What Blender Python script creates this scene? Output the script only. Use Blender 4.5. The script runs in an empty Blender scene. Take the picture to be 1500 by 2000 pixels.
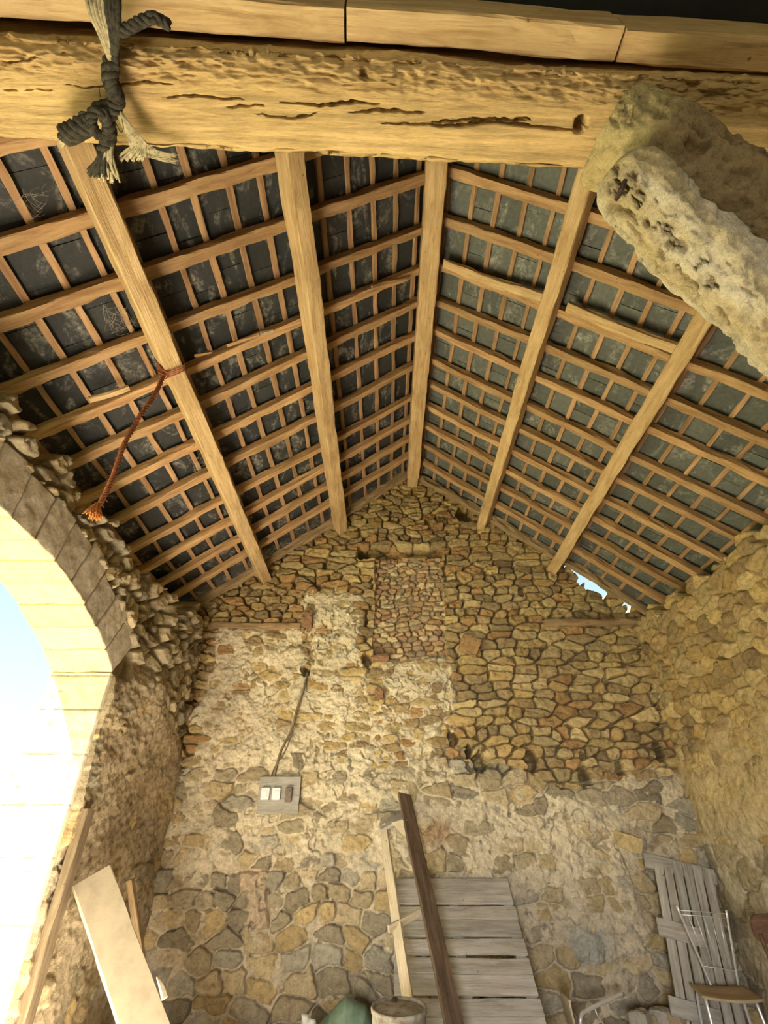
import bpy, math, random
import numpy as np
from mathutils import Vector, Matrix

random.seed(7)
sc = bpy.context.scene
COL = sc.collection
H = 1.45                                   # camera height above the dirt floor
PITCH = math.radians(34.7)
F = 954.0                                  # focal length in pixels of the 1500 x 2000 frame

# ------------------------------------------------------------------ camera
cam = bpy.data.cameras.new('camera')
cam.sensor_fit = 'VERTICAL'
cam.sensor_height = 36.0
cam.lens = F / 2000.0 * 36.0
cam.clip_start = 0.02
camo = bpy.data.objects.new('camera', cam)
COL.objects.link(camo)
camo.location = (0, 0, H)
camo.rotation_euler = (math.pi / 2 + PITCH, 0, 0)
sc.camera = camo

# ------------------------------------------------------------------ world, sun, fill lamp, exposure
sc.view_settings.view_transform = 'Standard'
sc.view_settings.look = 'None'
sc.view_settings.gamma = 1.0
sc.view_settings.use_curve_mapping = False
sc.view_settings.exposure = 2.0
cy = sc.cycles
cy.use_denoising = True
cy.max_bounces = 7
cy.diffuse_bounces = 5
cy.glossy_bounces = 2
cy.transmission_bounces = 2
cy.caustics_reflective = False
cy.caustics_refractive = False
cy.sample_clamp_indirect = 6.0
cy.use_adaptive_sampling = True

world = bpy.data.worlds.new('sky')
sc.world = world
world.use_nodes = True
nt = world.node_tree
nt.nodes.clear()
wo = nt.nodes.new('ShaderNodeOutputWorld')
bg = nt.nodes.new('ShaderNodeBackground')
tcw = nt.nodes.new('ShaderNodeTexCoord')
sep = nt.nodes.new('ShaderNodeSeparateXYZ')
rmp = nt.nodes.new('ShaderNodeValToRGB')
rmp.color_ramp.elements[0].position = 0.02
rmp.color_ramp.elements[0].color = (0.86, 0.88, 0.86, 1)
rmp.color_ramp.elements[1].position = 0.42
rmp.color_ramp.elements[1].color = (0.44, 0.64, 0.74, 1)
nt.links.new(tcw.outputs['Generated'], sep.inputs[0])
nt.links.new(sep.outputs['Z'], rmp.inputs[0])
nt.links.new(rmp.outputs[0], bg.inputs['Color'])
bg.inputs['Strength'].default_value = 0.36
nt.links.new(bg.outputs[0], wo.inputs[0])

SUN_DIR = Vector((1.0, 0.35, -1.58)).normalized()
sun = bpy.data.lights.new('sun', 'SUN')
sun.energy = 30.0
sun.angle = math.radians(0.6)
sun.color = (1.0, 0.95, 0.86)
suno = bpy.data.objects.new('sun', sun)
COL.objects.link(suno)
suno.location = (-8, -3, 12)
suno.rotation_euler = SUN_DIR.to_track_quat('-Z', 'Y').to_euler()

# added fill lamp behind the camera, narrow spread, brightens the lower gable
dl = bpy.data.lights.new('back_fill_lamp', 'AREA')
dl.shape = 'RECTANGLE'
dl.size, dl.size_y = 1.7, 1.9
dl.energy = 13
dl.spread = math.radians(52)
dl.color = (1.0, 0.98, 0.94)
dlo = bpy.data.objects.new('back_fill_lamp', dl)
COL.objects.link(dlo)
dlo.location = (-1.3, -4.85, 1.0)
dlo.rotation_euler = Vector((0.26, 1.0, -0.01)).to_track_quat('-Z', 'Y').to_euler()

# ------------------------------------------------------------------ helpers: projection, noise, meshes
CP, SP = math.cos(PITCH), math.sin(PITCH)


def ray(px, py):
    u = (px - 750) / F
    v = (1000 - py) / F
    return Vector((u, CP - SP * v, SP + CP * v))


def onY(px, py, Y):
    r = ray(px, py)
    r = r * (Y / r.y)
    return Vector((r.x, r.y, r.z + H))


def onX(px, py, X):
    r = ray(px, py)
    r = r * (X / r.x)
    return Vector((r.x, r.y, r.z + H))


def onZ(px, py, Z):
    r = ray(px, py)
    r = r * ((Z - H) / r.z)
    return Vector((r.x, r.y, r.z + H))


def atD(px, py, s):
    r = ray(px, py) * s
    return Vector((r.x, r.y, r.z + H))


def _hash(ix, iy, iz, seed):
    h = (ix.astype(np.int64) * 374761393 + iy.astype(np.int64) * 668265263 + iz.astype(np.int64) * 1440662683 + seed * 974711) & 0xffffffff
    h = ((h ^ (h >> 13)) * 1274126177) & 0xffffffff
    h = ((h ^ (h >> 16)) * 2246822519) & 0xffffffff
    h = h ^ (h >> 15)
    return (h & 0xffffff).astype(np.float64) / 0xffffff


def vnoise(x, y, z=0.0, seed=0):
    x = np.asarray(x, float); y = np.asarray(y, float) + 0 * x; z = np.asarray(z, float) + 0 * x
    ix, iy, iz = np.floor(x), np.floor(y), np.floor(z)
    fx, fy, fz = x - ix, y - iy, z - iz
    fx, fy, fz = [f * f * (3 - 2 * f) for f in (fx, fy, fz)]
    r = 0
    for a in (0, 1):
        for b in (0, 1):
            for c in (0, 1):
                w = (fx if a else 1 - fx) * (fy if b else 1 - fy) * (fz if c else 1 - fz)
                r = r + w * _hash(ix + a, iy + b, iz + c, seed)
    return r * 2 - 1


def fbm(x, y, z=0.0, seed=0, octv=4, gain=0.5):
    r, a, f = 0, 1.0, 1.0
    for o in range(octv):
        r = r + a * vnoise(np.asarray(x) * f, np.asarray(y) * f, np.asarray(z) * f, seed + o * 17)
        a *= gain; f *= 2.03
    return r


def sstep(a, b, x):
    t = np.clip((x - a) / (b - a), 0, 1)
    return t * t * (3 - 2 * t)


def link(o, parent=None):
    COL.objects.link(o)
    if parent is not None:
        o.parent = parent
    return o


def np_mesh(name, v, f, m, parent=None, smooth=True, col=None):
    """v (n,3) array, f (k,4) int array of quads (or list of faces)."""
    me = bpy.data.meshes.new(name)
    if isinstance(f, np.ndarray):
        n, k = len(v), len(f)
        me.vertices.add(n)
        me.vertices.foreach_set('co', np.asarray(v, np.float32).ravel())
        me.loops.add(k * 4)
        me.loops.foreach_set('vertex_index', f.astype(np.int32).ravel())
        me.polygons.add(k)
        me.polygons.foreach_set('loop_start', np.arange(0, k * 4, 4, dtype=np.int32))
        me.update(calc_edges=True)
        me.validate()
    else:
        me.from_pydata([tuple(p) for p in v], [], [tuple(q) for q in f])
    me.polygons.foreach_set('use_smooth', np.full(len(me.polygons), smooth, dtype=bool))
    if col is not None:
        at = me.attributes.new('col', 'FLOAT_COLOR', 'POINT')
        c4 = np.ones((len(v), 4), np.float32)
        c4[:, :3] = col
        at.data.foreach_set('color', c4.ravel())
    me.materials.append(m)
    me.update()
    o = bpy.data.objects.new(name, me)
    return link(o, parent)


def empty(name, loc=(0, 0, 0), rz=0.0):
    o = bpy.data.objects.new(name, None)
    o.empty_display_size = 0.1
    o.location = loc
    o.rotation_euler = (0, 0, rz)
    return link(o)


def tag(o, label=None, cat=None, group=None, kind=None):
    if label: o['label'] = label
    if cat: o['category'] = cat
    if group: o['group'] = group
    if kind: o['kind'] = kind
    return o


class MB:
    """collects boxes, tubes and plates into one mesh"""
    def __init__(s):
        s.v, s.f = [], []

    def add(s, v, f):
        n = len(s.v)
        s.v += [tuple(p) for p in v]
        s.f += [tuple(i + n for i in q) for q in f]

    def box(s, c, size, M=None, ch=0.0):
        x, y, z = [a / 2 for a in size]
        if ch <= 0:
            v = [Vector((sx * x, sy * y, sz * z)) for sx in (-1, 1) for sy in (-1, 1) for sz in (-1, 1)]
            f = [(0, 1, 3, 2), (4, 6, 7, 5), (0, 4, 5, 1), (2, 3, 7, 6), (0, 2, 6, 4), (1, 5, 7, 3)]
        else:
            v, f = [], []
            ring = [(-y + ch, -z), (y - ch, -z), (y, -z + ch), (y, z - ch), (y - ch, z), (-y + ch, z), (-y, z - ch), (-y, -z + ch)]
            sm = [((a) * (1 - ch / max(y, 1e-6)), b * (1 - ch / max(z, 1e-6))) for a, b in ring]
            for xx, rg in ((-x, sm), (-x + ch, ring), (x - ch, ring), (x, sm)):
                v += [Vector((xx, a, b)) for a, b in rg]
            for k in range(3):
                for i in range(8):
                    j = (i + 1) % 8
                    f.append((k * 8 + i, k * 8 + j, k * 8 + 8 + j, k * 8 + 8 + i))
            f.append(tuple(range(8))); f.append(tuple(range(31, 23, -1)))
        c = Vector(c)
        s.add([(M @ p if M else p) + c for p in v], f)
        return s

    def tube(s, pts, r, n=8, caps=True):
        pts = [Vector(p) for p in pts]
        rs = r if isinstance(r, (list, tuple)) else [r] * len(pts)
        v, f = [], []
        prev = None
        for i, p in enumerate(pts):
            t = (pts[min(i + 1, len(pts) - 1)] - pts[max(i - 1, 0)])
            t = t.normalized() if t.length > 1e-9 else Vector((0, 0, 1))
            if prev is None:
                a = Vector((0, 0, 1)) if abs(t.z) < 0.9 else Vector((1, 0, 0))
                nrm = (a - t * a.dot(t)).normalized()
            else:
                nrm = prev - t * prev.dot(t)
                nrm = nrm.normalized() if nrm.length > 1e-6 else Vector((1, 0, 0))
            prev = nrm
            b = t.cross(nrm)
            for k in range(n):
                an = 2 * math.pi * k / n
                v.append(p + (nrm * math.cos(an) + b * math.sin(an)) * rs[i])
        for i in range(len(pts) - 1):
            for k in range(n):
                j = (k + 1) % n
                f.append((i * n + k, i * n + j, i * n + n + j, i * n + n + k))
        if caps:
            f.append(tuple(range(n - 1, -1, -1)))
            f.append(tuple(range((len(pts) - 1) * n, len(pts) * n)))
        s.add(v, f)
        return s

    def lathe(s, prof, c, n=40, M=None):
        v, f = [], []
        for r, z in prof:
            for k in range(n):
                a = 2 * math.pi * k / n
                p = Vector((r * math.cos(a), r * math.sin(a), z))
                v.append((M @ p if M else p) + Vector(c))
        for i in range(len(prof) - 1):
            for k in range(n):
                j = (k + 1) % n
                f.append((i * n + k, i * n + j, i * n + n + j, i * n + n + k))
        s.add(v, f)
        return s

    def build(s, name, m, parent=None, smooth=False):
        return np_mesh(name, s.v, s.f, m, parent, smooth)


def smooth_path(pts, n=8):
    """Catmull-Rom through the points"""
    P = [Vector(p) for p in pts]
    P = [P[0] * 2 - P[1]] + P + [P[-1] * 2 - P[-2]]
    out = []
    for i in range(1, len(P) - 2):
        for k in range(n):
            t = k / n
            a, b, c, d = P[i - 1], P[i], P[i + 1], P[i + 2]
            out.append(0.5 * ((2 * b) + (c - a) * t + (2 * a - 5 * b + 4 * c - d) * t * t + (3 * b - a - 3 * c + d) * t ** 3))
    out.append(P[-2])
    return out


# ------------------------------------------------------------------ materials
def new_mat(name):
    m = bpy.data.materials.new(name)
    m.use_nodes = True
    t = m.node_tree
    t.nodes.clear()
    out = t.nodes.new('ShaderNodeOutputMaterial')
    bs = t.nodes.new('ShaderNodeBsdfPrincipled')
    t.links.new(bs.outputs[0], out.inputs[0])
    return m, t, bs


def N(t, kind, **kw):
    n = t.nodes.new(kind)
    for k, v in kw.items():
        if k in n.inputs:
            n.inputs[k].default_value = v
        else:
            setattr(n, k, v)
    return n


def ramp(t, fac, stops):
    r = t.nodes.new('ShaderNodeValToRGB')
    e = r.color_ramp.elements
    while len(e) < len(stops):
        e.new(0.5)
    for i, (p, c) in enumerate(stops):
        e[i].position = p
        e[i].color = (*c, 1) if len(c) == 3 else c
    t.links.new(fac, r.inputs[0])
    return r.outputs[0]


def mixc(t, a, b, fac, mode='MIX'):
    n = t.nodes.new('ShaderNodeMix')
    n.data_type = 'RGBA'
    n.blend_type = mode
    for sock, val in ((n.inputs['A'] if False else n.inputs[6], a), (n.inputs[7], b), (n.inputs[0], fac)):
        if hasattr(val, 'is_linked') or hasattr(val, 'links'):
            t.links.new(val, sock)
        elif isinstance(val, (int, float)):
            sock.default_value = val
        else:
            sock.default_value = (*val, 1)
    return n.outputs[2]


def bump(t, bs, height, strength=0.4, dist=0.02):
    b = N(t, 'ShaderNodeBump', Strength=strength, Distance=dist)
    t.links.new(height, b.inputs['Height'])
    t.links.new(b.outputs[0], bs.inputs['Normal'])


def wood(name, dark, mid, light, scale=1.0, rough=0.8, vary=0.25, red=(0.9, 0.55, 0.35), redamt=0.0, bstr=0.5, crack=0.35):
    m, t, bs = new_mat(name)
    tc = N(t, 'ShaderNodeTexCoord')
    oi = N(t, 'ShaderNodeObjectInfo')
    off = N(t, 'ShaderNodeVectorMath', operation='ADD')
    mul = N(t, 'ShaderNodeMath', operation='MULTIPLY')
    t.links.new(oi.outputs['Random'], mul.inputs[0]); mul.inputs[1].default_value = 37.0
    t.links.new(tc.outputs['Object'], off.inputs[0]); t.links.new(mul.outputs[0], off.inputs[1])
    mp = N(t, 'ShaderNodeMapping'); mp.inputs['Scale'].default_value = (1.6 * scale, 14 * scale, 14 * scale)
    t.links.new(off.outputs[0], mp.inputs[0])
    n1 = N(t, 'ShaderNodeTexNoise', Scale=1.6, Detail=7.0, Roughness=0.65, Distortion=0.6)
    t.links.new(mp.outputs[0], n1.inputs['Vector'])
    mp2 = N(t, 'ShaderNodeMapping'); mp2.inputs['Scale'].default_value = (3.2 * scale, 75 * scale, 75 * scale)
    t.links.new(off.outputs[0], mp2.inputs[0])
    n2 = N(t, 'ShaderNodeTexNoise', Scale=1.3, Detail=4.0, Roughness=0.6)
    t.links.new(mp2.outputs[0], n2.inputs['Vector'])
    n3 = N(t, 'ShaderNodeTexNoise', Scale=2.3, Detail=5.0, Roughness=0.6)
    t.links.new(off.outputs[0], n3.inputs['Vector'])
    c = ramp(t, n1.outputs[0], [(0.30, dark), (0.47, mid), (0.68, light)])
    streak = ramp(t, n2.outputs[0], [(0.30, (0.45, 0.40, 0.36)), (0.46, (1, 1, 1)), (0.8, (1.12, 1.1, 1.05))])
    c = mixc(t, c, streak, crack, 'MULTIPLY')
    blot = ramp(t, n3.outputs[0], [(0.3, (0.72, 0.68, 0.62)), (0.55, (1, 1, 1)), (0.8, (1.15, 1.12, 1.05))])
    c = mixc(t, c, blot, 0.7, 'MULTIPLY')
    # object to object variation
    v = N(t, 'ShaderNodeMapRange'); v.inputs['To Min'].default_value = 1 - vary; v.inputs['To Max'].default_value = 1 + vary
    t.links.new(oi.outputs['Random'], v.inputs['Value'])
    hs = N(t, 'ShaderNodeHueSaturation')
    t.links.new(v.outputs[0], hs.inputs['Value']); t.links.new(c, hs.inputs['Color'])
    c = hs.outputs[0]
    if redamt:
        c = mixc(t, c, red, redamt, 'MULTIPLY')
    # nail holes / worm holes
    vo = N(t, 'ShaderNodeTexVoronoi', Scale=9.0)
    t.links.new(off.outputs[0], vo.inputs['Vector'])
    kn = ramp(t, vo.outputs['Distance'], [(0.035, (0.30, 0.22, 0.15)), (0.075, (1, 1, 1))])
    c = mixc(t, c, kn, 0.8, 'MULTIPLY')
    t.links.new(c, bs.inputs['Base Color'])
    bs.inputs['Roughness'].default_value = rough
    bs.inputs['Specular IOR Level'].default_value = 0.2
    ad = N(t, 'ShaderNodeMath', operation='ADD')
    t.links.new(n2.outputs[0], ad.inputs[0]); t.links.new(n1.outputs[0], ad.inputs[1])
    bump(t, bs, ad.outputs[0], bstr, 0.012)
    return m


def plain(name, c, rough=0.7, metal=0.0, nscale=20.0, var=0.25, bstr=0.2, spec=0.3):
    m, t, bs = new_mat(name)
    tc = N(t, 'ShaderNodeTexCoord')
    n = N(t, 'ShaderNodeTexNoise', Scale=nscale, Detail=6.0, Roughness=0.65)
    t.links.new(tc.outputs['Object'], n.inputs['Vector'])
    k = ramp(t, n.outputs[0], [(0.25, (1 - var * 1.6,) * 3), (0.5, (1, 1, 1)), (0.8, (1 + var,) * 3)])
    t.links.new(mixc(t, c, k, 1.0, 'MULTIPLY'), bs.inputs['Base Color'])
    bs.inputs['Roughness'].default_value = rough
    bs.inputs['Metallic'].default_value = metal
    bs.inputs['Specular IOR Level'].default_value = spec
    bump(t, bs, n.outputs[0], bstr, 0.01)
    return m


def colmat(name, nscale=14.0, bstr=0.55, rough=0.95, lo=0.66, hi=1.22, bdist=0.02, stretch=(1, 1, 1)):
    """material whose base colour comes from the mesh (stone by stone), broken up by grain"""
    m, t, bs = new_mat(name)
    at = N(t, 'ShaderNodeAttribute', attribute_name='col')
    tc = N(t, 'ShaderNodeTexCoord')
    n = N(t, 'ShaderNodeTexNoise', Scale=nscale, Detail=9.0, Roughness=0.7)
    mp = N(t, 'ShaderNodeMapping'); mp.inputs['Scale'].default_value = stretch
    t.links.new(tc.outputs['Object'], mp.inputs[0])
    t.links.new(mp.outputs[0], n.inputs['Vector'])
    n2 = N(t, 'ShaderNodeTexNoise', Scale=nscale * 6, Detail=5.0, Roughness=0.7)
    t.links.new(mp.outputs[0], n2.inputs['Vector'])
    k = ramp(t, n.outputs[0], [(0.28, (lo, lo * 0.97, lo * 0.93)), (0.5, (1, 1, 1)), (0.75, (hi, hi, hi * 0.97))])
    k2 = ramp(t, n2.outputs[0], [(0.3, (0.72, 0.70, 0.66)), (0.5, (1, 1, 1)), (0.72, (1.18, 1.18, 1.16))])
    c = mixc(t, at.outputs['Color'], k, 1.0, 'MULTIPLY')
    c = mixc(t, c, k2, 0.8, 'MULTIPLY')
    t.links.new(c, bs.inputs['Base Color'])
    bs.inputs['Roughness'].default_value = rough
    bs.inputs['Specular IOR Level'].default_value = 0.1
    ad = N(t, 'ShaderNodeMath', operation='MULTIPLY_ADD')
    t.links.new(n2.outputs[0], ad.inputs[0]); ad.inputs[1].default_value = 0.5
    t.links.new(n.outputs[0], ad.inputs[2])
    bump(t, bs, ad.outputs[0], bstr, bdist)
    return m


M_stone = colmat('rubble_stone', lo=0.58, hi=1.26, bstr=0.7)
M_dressed = colmat('dressed_stone', nscale=9.0, bstr=0.35, lo=0.82, hi=1.1)
M_tiebeam = colmat('hewn_oak', nscale=5.0, bstr=0.55, lo=0.62, hi=1.22, stretch=(0.9, 9.0, 9.0))
M_log = colmat('plastered_log', nscale=20.0, bstr=0.9, lo=0.55, hi=1.2)
M_purlin = wood('oak_purlin', (0.42, 0.265, 0.125), (0.58, 0.40, 0.205), (0.70, 0.52, 0.30), vary=0.06, bstr=0.5)
M_rafter = wood('fir_rafter', (0.33, 0.185, 0.09), (0.47, 0.29, 0.145), (0.60, 0.41, 0.22), vary=0.16, bstr=0.4)
M_batten = wood('fir_batten', (0.29, 0.165, 0.085), (0.41, 0.25, 0.135), (0.53, 0.35, 0.20), vary=0.22, bstr=0.3)
M_greywood = wood('grey_wood', (0.28, 0.26, 0.225), (0.42, 0.395, 0.35), (0.54, 0.515, 0.47), vary=0.12, bstr=0.4)
M_palewood = wood('pale_wood', (0.45, 0.36, 0.23), (0.60, 0.51, 0.36), (0.70, 0.61, 0.45), vary=0.08, bstr=0.3)
M_darkwood = wood('dark_wood', (0.085, 0.055, 0.036), (0.14, 0.095, 0.063), (0.23, 0.16, 0.11), vary=0.08, bstr=0.4)
M_oldwood = wood('old_wall_board', (0.24, 0.16, 0.09), (0.36, 0.25, 0.14), (0.46, 0.34, 0.20), vary=0.1, bstr=0.5)
M_postwood = wood('brown_post', (0.13, 0.09, 0.055), (0.19, 0.14, 0.09), (0.26, 0.20, 0.135), vary=0.05, bstr=0.5)
M_ply = wood('plywood', (0.32, 0.24, 0.15), (0.46, 0.36, 0.24), (0.56, 0.46, 0.32), vary=0.08, bstr=0.2)
M_redwood = wood('red_chair_wood', (0.10, 0.055, 0.035), (0.16, 0.09, 0.058), (0.22, 0.13, 0.085), vary=0.05, bstr=0.2)
M_concrete = plain('dusty_board', (0.45, 0.385, 0.285), 0.9, nscale=7.0, var=0.14, bstr=0.25)
M_chrome = plain('dull_chrome', (0.88, 0.88, 0.90), 0.32, 0.55, nscale=40, var=0.12, bstr=0.05)
M_iron = plain('rusty_iron', (0.075, 0.045, 0.035), 0.8, 0.2, nscale=50, var=0.4)
M_white = plain('white_plastic', (0.78, 0.79, 0.80), 0.45, nscale=30, var=0.04, bstr=0.02)
M_bakelite = plain('brown_bakelite', (0.20, 0.15, 0.12), 0.5, nscale=40, var=0.3)
M_cable = plain('dusty_cable', (0.20, 0.15, 0.095), 0.8, nscale=40, var=0.3)
M_brick = plain('red_brick', (0.30, 0.17, 0.10), 0.95, nscale=25, var=0.3, bstr=0.6)
M_tarp = plain('green_tarpaulin', (0.20, 0.29, 0.21), 0.55, nscale=12, var=0.25, bstr=0.3)
M_rag = plain('white_rag', (0.66, 0.65, 0.62), 0.85, nscale=30, var=0.15)
M_rope = plain('old_hemp', (0.46, 0.39, 0.25), 0.95, nscale=60, var=0.45, bstr=0.5)
M_ropedark = plain('dark_hemp', (0.055, 0.048, 0.036), 0.95, nscale=60, var=0.6, bstr=0.5)
M_twine = plain('red_twine', (0.42, 0.15, 0.08), 0.9, nscale=60, var=0.4, bstr=0.4)
M_tassel = plain('orange_fibre', (0.62, 0.26, 0.09), 0.9, nscale=60, var=0.3, bstr=0.3)
M_web = plain('dusty_cobweb', (0.42, 0.38, 0.31), 0.9, nscale=60, var=0.2)
M_darksheet = plain('dark_sheet', (0.032, 0.034, 0.036), 0.95, nscale=3, var=0.2)


def drum_mat():
    m, t, bs = new_mat('galvanised_rusty')
    tc = N(t, 'ShaderNodeTexCoord')
    n = N(t, 'ShaderNodeTexNoise', Scale=11.0, Detail=8.0, Roughness=0.7)
    t.links.new(tc.outputs['Object'], n.inputs['Vector'])
    c = ramp(t, n.outputs[0], [(0.34, (0.17, 0.10, 0.055)), (0.47, (0.30, 0.26, 0.20)), (0.62, (0.42, 0.40, 0.35))])
    t.links.new(c, bs.inputs['Base Color'])
    bs.inputs['Roughness'].default_value = 0.75
    bs.inputs['Metallic'].default_value = 0.2
    bump(t, bs, n.outputs[0], 0.4, 0.01)
    return m


M_drum = drum_mat()


def slate_mat():
    m, t, bs = new_mat('roof_slate')
    at = N(t, 'ShaderNodeAttribute', attribute_name='col')
    tc = N(t, 'ShaderNodeTexCoord')
    mp = N(t, 'ShaderNodeMapping'); mp.inputs['Scale'].default_value = (1.0, 0.55, 1.0)
    t.links.new(tc.outputs['Object'], mp.inputs[0])
    n = N(t, 'ShaderNodeTexNoise', Scale=4.2, Detail=8.0, Roughness=0.66, Distortion=1.2)
    t.links.new(mp.outputs[0], n.inputs['Vector'])
    n2 = N(t, 'ShaderNodeTexNoise', Scale=26.0, Detail=6.0, Roughness=0.7)
    t.links.new(tc.outputs['Object'], n2.inputs['Vector'])
    st = ramp(t, n.outputs[0], [(0.52, (0, 0, 0)), (0.66, (1, 1, 1))])
    st2 = ramp(t, n2.outputs[0], [(0.40, (0.1, 0.1, 0.1)), (0.62, (1, 1, 1))])
    f = mixc(t, st, st2, 1.0, 'MULTIPLY')
    c = mixc(t, at.outputs['Color'], (0.36, 0.35, 0.31), f)
    k = ramp(t, n2.outputs[0], [(0.3, (0.75, 0.75, 0.75)), (0.6, (1.1, 1.1, 1.1))])
    c = mixc(t, c, k, 1.0, 'MULTIPLY')
    t.links.new(c, bs.inputs['Base Color'])
    bs.inputs['Roughness'].default_value = 0.6
    bs.inputs['Specular IOR Level'].default_value = 0.35
    bump(t, bs, n2.outputs[0], 0.2, 0.008)
    return m


M_slate = slate_mat()


def dirt_mat():
    m, t, bs = new_mat('dirt_floor')
    tc = N(t, 'ShaderNodeTexCoord')
    n = N(t, 'ShaderNodeTexNoise', Scale=4.0, Detail=9.0, Roughness=0.7)
    t.links.new(tc.outputs['Object'], n.inputs['Vector'])
    c = ramp(t, n.outputs[0], [(0.3, (0.50, 0.43, 0.32)), (0.5, (0.62, 0.55, 0.43)), (0.7, (0.70, 0.63, 0.51))])
    t.links.new(c, bs.inputs['Base Color'])
    bs.inputs['Roughness'].default_value = 1.0
    bump(t, bs, n.outputs[0], 0.5, 0.03)
    return m


M_dirt = dirt_mat()

# ------------------------------------------------------------------ masonry generator
PAL_OCHRE = np.array([(0.50, 0.37, 0.17), (0.44, 0.31, 0.14), (0.54, 0.41, 0.21), (0.40, 0.29, 0.15), (0.47, 0.36, 0.19), (0.33, 0.24, 0.13), (0.42, 0.26, 0.12)])
PAL_BROWN = np.array([(0.42, 0.34, 0.22), (0.47, 0.38, 0.24), (0.37, 0.31, 0.21), (0.49, 0.39, 0.23), (0.40, 0.36, 0.28), (0.33, 0.28, 0.20), (0.50, 0.38, 0.20)])
PAL_PALE = np.array([(0.52, 0.43, 0.28), (0.47, 0.38, 0.23), (0.42, 0.35, 0.24), (0.55, 0.47, 0.32), (0.36, 0.31, 0.23)])
PAL_RED = np.array([(0.44, 0.32, 0.18), (0.36, 0.23, 0.13), (0.48, 0.38, 0.23), (0.33, 0.24, 0.16), (0.40, 0.25, 0.14)])


def stones(a, b, cw, ch, seed, warp=0.03, pal=PAL_OCHRE, prot=0.045, tilt=0.16, round_=0.045, jr=0.5, pn=2.5, gap=0.013):
    """rubble laid in rough courses: height and colour of every sample (a along the wall, b up)"""
    a2 = a + warp * fbm(a / 0.16, b / 0.16, 0, seed + 1, 3) + 0.35 * cw * vnoise(a / 1.1, b / 0.8, 0, seed + 2)
    b2 = b + warp * 0.7 * fbm(a / 0.16, b / 0.16, 3.3, seed + 3, 3) + 0.42 * ch * vnoise(a / 0.55, b / 0.9, 0, seed + 4)
    row = np.floor(b2 / ch)
    F1 = np.full(a.shape, 1e9); F2 = F1.copy()
    S1 = np.zeros(a.shape + (4,)); S2 = np.zeros(a.shape + (4,))
    asp = 1.0
    for dr in (-2, -1, 0, 1, 2):
        r = row + dr
        z0 = r * 0
        wfac = 0.62 + 0.85 * _hash(r, z0, z0 + 5, seed)
        w = cw * wfac
        off = _hash(r, z0, z0 + 6, seed) * w
        c0 = np.floor((a2 + off) / w)
        for dc in (-2, -1, 0, 1, 2):
            c = c0 + dc
            jx = _hash(c, r, z0 + 1, seed); jy = _hash(c, r, z0 + 2, seed)
            sx = (c + 0.5 + (jx - 0.5) * 0.70) * w - off
            sy = (r + 0.5 + (jy - 0.5) * jr) * ch
            d = ((np.abs(a2 - sx) * (ch / cw) ** 0.5) ** pn + (np.abs(b2 - sy) * (cw / ch) ** 0.5 * 0.9) ** pn) ** (1 / pn)
            n1 = d < F1
            n2 = (~n1) & (d < F2)
            F2 = np.where(n1, F1, np.where(n2, d, F2))
            S2[n1] = S1[n1]
            cur = np.stack([sx, sy, c, r], -1)
            S2[n2] = cur[n2]
            F1 = np.where(n1, d, F1)
            S1[n1] = cur[n1]
    e = (F2 - F1) * 0.5
    c, r = S1[..., 2], S1[..., 3]
    z0 = c * 0
    h0 = _hash(c, r, z0 + 11, seed); h1 = _hash(c, r, z0 + 12, seed); h2 = _hash(c, r, z0 + 13, seed); h3 = _hash(c, r, z0 + 14, seed)
    dome = sstep(0.0, gap, e)
    hgt = prot * (h0 - 0.3) + tilt * ((h1 - 0.5) * (a2 - S1[..., 0]) + (h2 - 0.5) * (b2 - S1[..., 1]))
    hgt = hgt + round_ * (dome - 1) * 1.3 + 0.014 * np.sqrt(np.minimum(e / 0.03, 1))
    hgt = hgt + 0.012 * fbm(a / 0.07, b / 0.05, h3 * 9, seed + 9, 4, 0.6)
    idx = np.minimum((h3 * len(pal)).astype(int), len(pal) - 1)
    colr = pal[idx] * (0.82 + 0.36 * h1)[..., None]
    return hgt, colr, e, h0


def blob(a, b, a0, a1, b0, b1, soft=0.12, seed=0, wob=0.12):
    """soft-edged patch with a ragged outline"""
    aa = a + wob * fbm(a / 0.35, b / 0.35, 0, seed, 4)
    bb = b + wob * fbm(a / 0.35, b / 0.35, 7.7, seed + 1, 4)
    return sstep(a0 - soft, a0 + soft, aa) * (1 - sstep(a1 - soft, a1 + soft, aa)) * sstep(b0 - soft, b0 + soft, bb) * (1 - sstep(b1 - soft, b1 + soft, bb))


def grid(a0, a1, b0, b1, step):
    na, nb = int((a1 - a0) / step) + 1, int((b1 - b0) / step) + 1
    A, B = np.meshgrid(np.linspace(a0, a1, na), np.linspace(b0, b1, nb), indexing='ij')
    i = np.arange(na * nb).reshape(na, nb)
    q = np.stack([i[:-1, :-1], i[1:, :-1], i[1:, 1:], i[:-1, 1:]], -1).reshape(-1, 4)
    return A, B, q


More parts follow.
